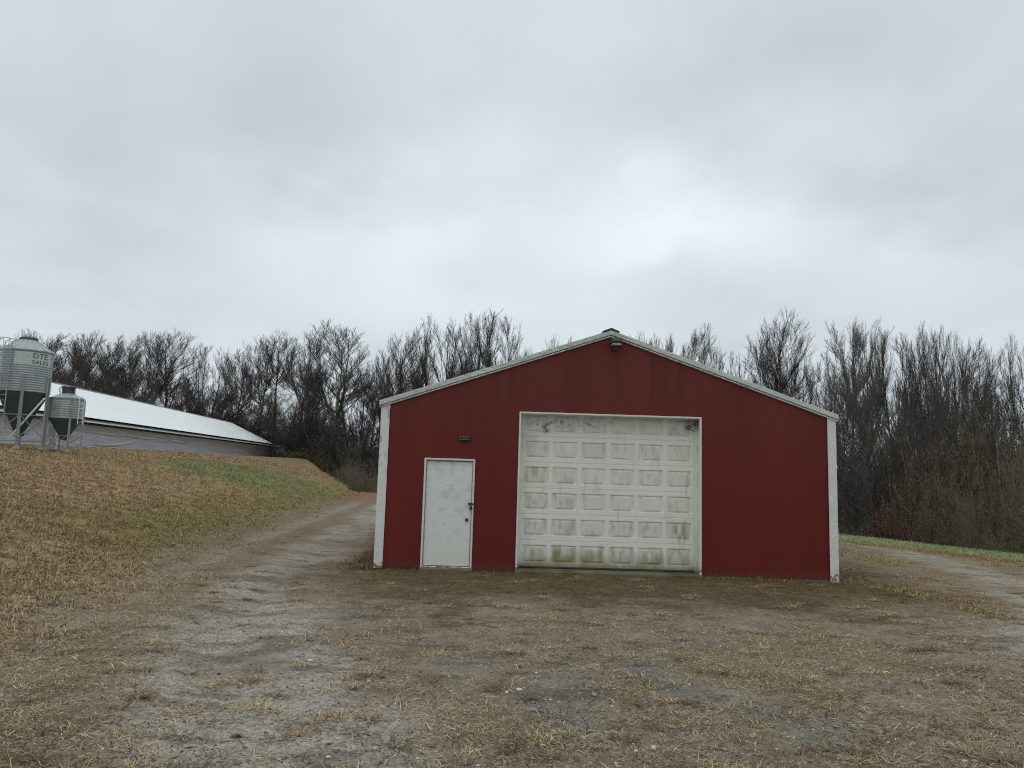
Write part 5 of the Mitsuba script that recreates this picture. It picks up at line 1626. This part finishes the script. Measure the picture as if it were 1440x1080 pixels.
# the dry grass of the bank
x, y = sample(r, 270000, 6.5, 75, 1.25, -0.76, -0.10)
zn = zone(x, y)
keep = (r.uniform(0, 1, len(x)) < sstep(-1.6, 1.6, zn['s'] + 1.3 * zn['wob'])) & (r.uniform(0, 1, len(x)) < 0.25 + 0.9 * sstep(0.35, 0.6, n_fbm(x * 2.2, y * 2.2, 2.0))) & (zn['s'] < 24)
x, y = x[keep], y[keep]
n = len(x)
dist = np.hypot(x, y)
s_, wb = zn['s'][keep], zn['wob'][keep]
dry = tint(r, n, (0.400, 0.298, 0.180), (0.320, 0.228, 0.128), (0.46, 0.365, 0.235), (0.215, 0.150, 0.085), (0.365, 0.260, 0.148))
ol = tint(r, n, (0.232, 0.210, 0.080), (0.304, 0.239, 0.109), (0.167, 0.167, 0.061))
gr = tint(r, n, (0.178, 0.207, 0.086), (0.247, 0.247, 0.121), (0.149, 0.178, 0.071), (0.299, 0.247, 0.132))
k1 = (sstep(4.5, 1.0, s_ + 1.6 * wb) * sstep(12, 19, y) * 0.75)[:, None]
g1 = 1.3 + 0.9 * (n_fbm(x * 1.3, y * 1.3, 31.0) - 0.5) - ((s_ - 6.4 + 0.8 * wb) / 6.4) ** 2 - ((y - 43.5 - 0.8 * s_ + 3.5 * wb) / 9.5) ** 2
k2 = (r.uniform(0, 1, n) < sstep(0.08, 0.5, g1))[:, None]
col = dry * (1 - k1) + ol * k1
col = np.where(k2, gr, col)
xs2, ys2 = sample(r, 900, 8, 48, 0.6, -0.6, -0.14)
z2 = zone(xs2, ys2)
k_ = (z2['s'] > 0.3) & (z2['s'] < 4.5) & (r.uniform(0, 1, 900) < 0.5)
xs2, ys2 = xs2[k_], ys2[k_]
xs2, ys2 = np.repeat(xs2, 3) + r.normal(0, 0.05, 3 * len(xs2)), np.repeat(ys2, 3) + r.normal(0, 0.05, 3 * len(ys2))
n2 = len(xs2)
stalks = blades(r, xs2, ys2, r.uniform(0.18, 0.48, n2), r.uniform(0.005, 0.008, n2) * (1 + np.hypot(xs2, ys2) / 16), r.uniform(0.9, 1.45, n2), tint(r, n2, (0.42, 0.34, 0.20), (0.34, 0.27, 0.13), (0.26, 0.20, 0.11)))
m, c = joined([stalks, blades(r, x, y, r.uniform(0.05, 0.15, n) * (1 + dist / 80), r.uniform(0.003, 0.006, n) * (1 + dist / 9), np.abs(r.normal(0.45, 0.35, n)), col)])
put('bank_grass', m, 'straw', color=c)
tag('bank_grass', 'dry rust brown grass with green patches covering the bank', 'grass', kind='stuff')

# green verge and tan grass right of the barn
x, y = sample(r, 120000, 10, 36, 0.8, 0.36, 0.76)
zn = zone(x, y)
g_ = sstep(6.6, 4.2, zn['brow'] + 0.9 * zn['wob'])
keep = (zn['brow'] < 9) & (zn['brow'] > -2.5) & ~zn['inside'] & (x > 5.5) & (r.uniform(0, 1, len(x)) < 0.30 + 0.7 * g_)
keep |= (zn['brow'] >= 9) & ~zn['inside'] & (x > 6.8) & (zn['mid'] > 0.5) & (r.uniform(0, 1, len(x)) < 0.5 * (1 - zn['track']))
x, y, g_ = x[keep], y[keep], g_[keep]
n = len(x)
col = np.where((r.uniform(0, 1, n) < g_)[:, None], tint(r, n, (0.225, 0.292, 0.125), (0.300, 0.333, 0.167), (0.167, 0.233, 0.092), (0.350, 0.316, 0.184)), tint(r, n, (0.316, 0.225, 0.114), (0.416, 0.308, 0.167), (0.200, 0.141, 0.075)))
m, c = joined([blades(r, x, y, r.uniform(0.04, 0.12, n), r.uniform(0.006, 0.013, n), np.abs(r.normal(0.5, 0.35, n)), col)])
put('verge_grass', m, 'straw', color=c)
tag('verge_grass', 'short green and tan grass along the verge right of the barn', 'grass', kind='stuff')

# gravel
ico = trimesh.creation.icosahedron()
def stones(r, x, y, size, col):
    n = len(x)
    v0 = np.array(ico.vertices)
    v = v0[None] * r.uniform(0.65, 1.25, (n, 12, 1)) * (size[:, None] * np.stack([r.uniform(0.8, 1.4, n), r.uniform(0.8, 1.4, n), r.uniform(0.45, 0.8, n)], 1))[:, None]
    a = r.uniform(0, 6.28, n)
    v = np.stack([v[..., 0] * np.cos(a)[:, None] - v[..., 1] * np.sin(a)[:, None], v[..., 0] * np.sin(a)[:, None] + v[..., 1] * np.cos(a)[:, None], v[..., 2]], -1)
    v = v + np.stack([x, y, height(x, y) + size * 0.12], 1)[:, None]
    f = (np.array(ico.faces)[None] + (np.arange(n) * 12)[:, None, None]).reshape(-1, 3)
    return v.reshape(-1, 3), f, np.repeat(col, 12, axis=0)


x, y = sample(r, 60000, 3.4, 15, 1.5)
zn = zone(x, y)
big = n_fbm(x * 0.32 + 5, y * 0.32, 2.0)
keep = ~zn['inside'] & (zn['s'] < 0.3) & (r.uniform(0, 1, len(x)) < 0.12 + 0.55 * sstep(0.45, 0.65, big) + 0.15 * zn['track'])
x, y = x[keep][:19000], y[keep][:19000]
n = len(x)
col = tint(r, n, (0.27, 0.26, 0.23), (0.20, 0.195, 0.175), (0.33, 0.30, 0.25), (0.13, 0.12, 0.10), (0.27, 0.225, 0.165), (0.45, 0.42, 0.36), (0.11, 0.09, 0.068))
m, c = joined([stones(r, x, y, r.gamma(1.8, 0.0019, n) + 0.0022, col)])
put('gravel', m, 'stone', color=c)
tag('gravel', 'loose grey gravel pressed into the yard and tracks', 'gravel', kind='stuff')

# fallen leaves and a few white stones that can be picked out
def leaf_piece(seed, size):
    r_ = np.random.default_rng(seed)
    k = 22
    a = np.linspace(0, 2 * np.pi, k, endpoint=False)
    rad = 0.5 + 0.30 * np.abs(np.sin(2.5 * a + r_.uniform(0, 3))) * (0.6 + 0.4 * np.cos(a)) + r_.normal(0, 0.03, k)
    px_, py_ = np.cos(a) * rad * 1.35, np.sin(a) * rad * 0.8
    bend = r_.uniform(0.1, 0.35)
    def lift(px, py): return bend * (px ** 2) * 0.45 + r_.uniform(0.3, 0.55) * py ** 2 - 0.02
    ring = np.stack([px_, py_, 0.45 * bend * px_ ** 2 + 0.5 * py_ ** 2 + r_.normal(0, 0.05, k)], 1)
    mid_ = np.stack([px_ * 0.5, py_ * 0.5, 0.2 * bend * px_ ** 2 + 0.12 * py_ ** 2], 1)
    v = np.vstack([[[0, 0, 0.0]], mid_, ring])
    i = np.arange(k); j = (i + 1) % k
    f = np.vstack([np.stack([0 * i, 1 + i, 1 + j], 1), np.stack([1 + i, 1 + k + i, 1 + k + j], 1), np.stack([1 + i, 1 + k + j, 1 + j], 1)])
    return v * size, f


def leaf_skin(p, n, uv):
    c = mix((0.36, 0.29, 0.21), (0.25, 0.185, 0.115), fbm(p.x * 9, p.y * 9, 2.0))
    return c * (0.8 + 0.4 * noise(p.x * 130, p.y * 130, p.z * 130))


matte('leaf_skin', leaf_skin)
LEAF = [leaf_piece(q, 1.0) for q in range(6)]
SPOTS = [(-1.64, 4.83, 0.062)]
lx2, ly2 = sample(r, 70, 4.3, 8.5, 1.2)
zn = zone(lx2, ly2)
for a_, b_, o_ in zip(lx2, ly2, ~zn['inside'] & (zn['s'] < -0.2)):
    if o_: SPOTS.append((float(a_), float(b_), float(r.uniform(0.022, 0.04))))
for i, (a_, b_, sz) in enumerate(SPOTS):
    k = numbered('fallen_leaf')
    v, f = LEAF[i % 6]
    rx = trimesh.transformations.euler_matrix(r.normal(0, 0.25), r.normal(0, 0.25), r.uniform(0, 6.28) if i else 0.2)[:3, :3]
    v = (v * sz) @ rx.T
    v = v + [a_, b_, float(height(a_, b_)) + 0.004 - min(0, v[:, 2].min()) * 0.8]
    put(k, (v, f), 'leaf_skin', smooth=True)
    if i == 0: tag(k, 'largest pale curled fallen leaf on the grey wheel track at lower left', 'leaf')
    else: tag(k, 'small dry fallen leaf lying on the yard in the foreground', 'leaf', 'small fallen leaves in the foreground')
plain('white_stone', (0.55, 0.54, 0.50), rough=0.8)
for (a_, b_, sz), lab in zip([(0.13, 6.05, 0.026), (0.03, 5.95, 0.018), (-1.70, 6.8, 0.022)], ['larger of two white stones on the bluish gravel in the lower middle', 'smaller of two white stones on the bluish gravel in the lower middle', 'white stone on the wheel track left of the barn']):
    v, f, _ = stones(r, np.array([a_]), np.array([b_]), np.array([sz]), np.ones((1, 3)))
    k = numbered('white_stone')
    k2 = 'white_pebble' if k == 'white_stone' else k.replace('white_stone', 'white_pebble')
    put(k2, (v, f), 'white_stone')
    tag(k2, lab, 'stone')
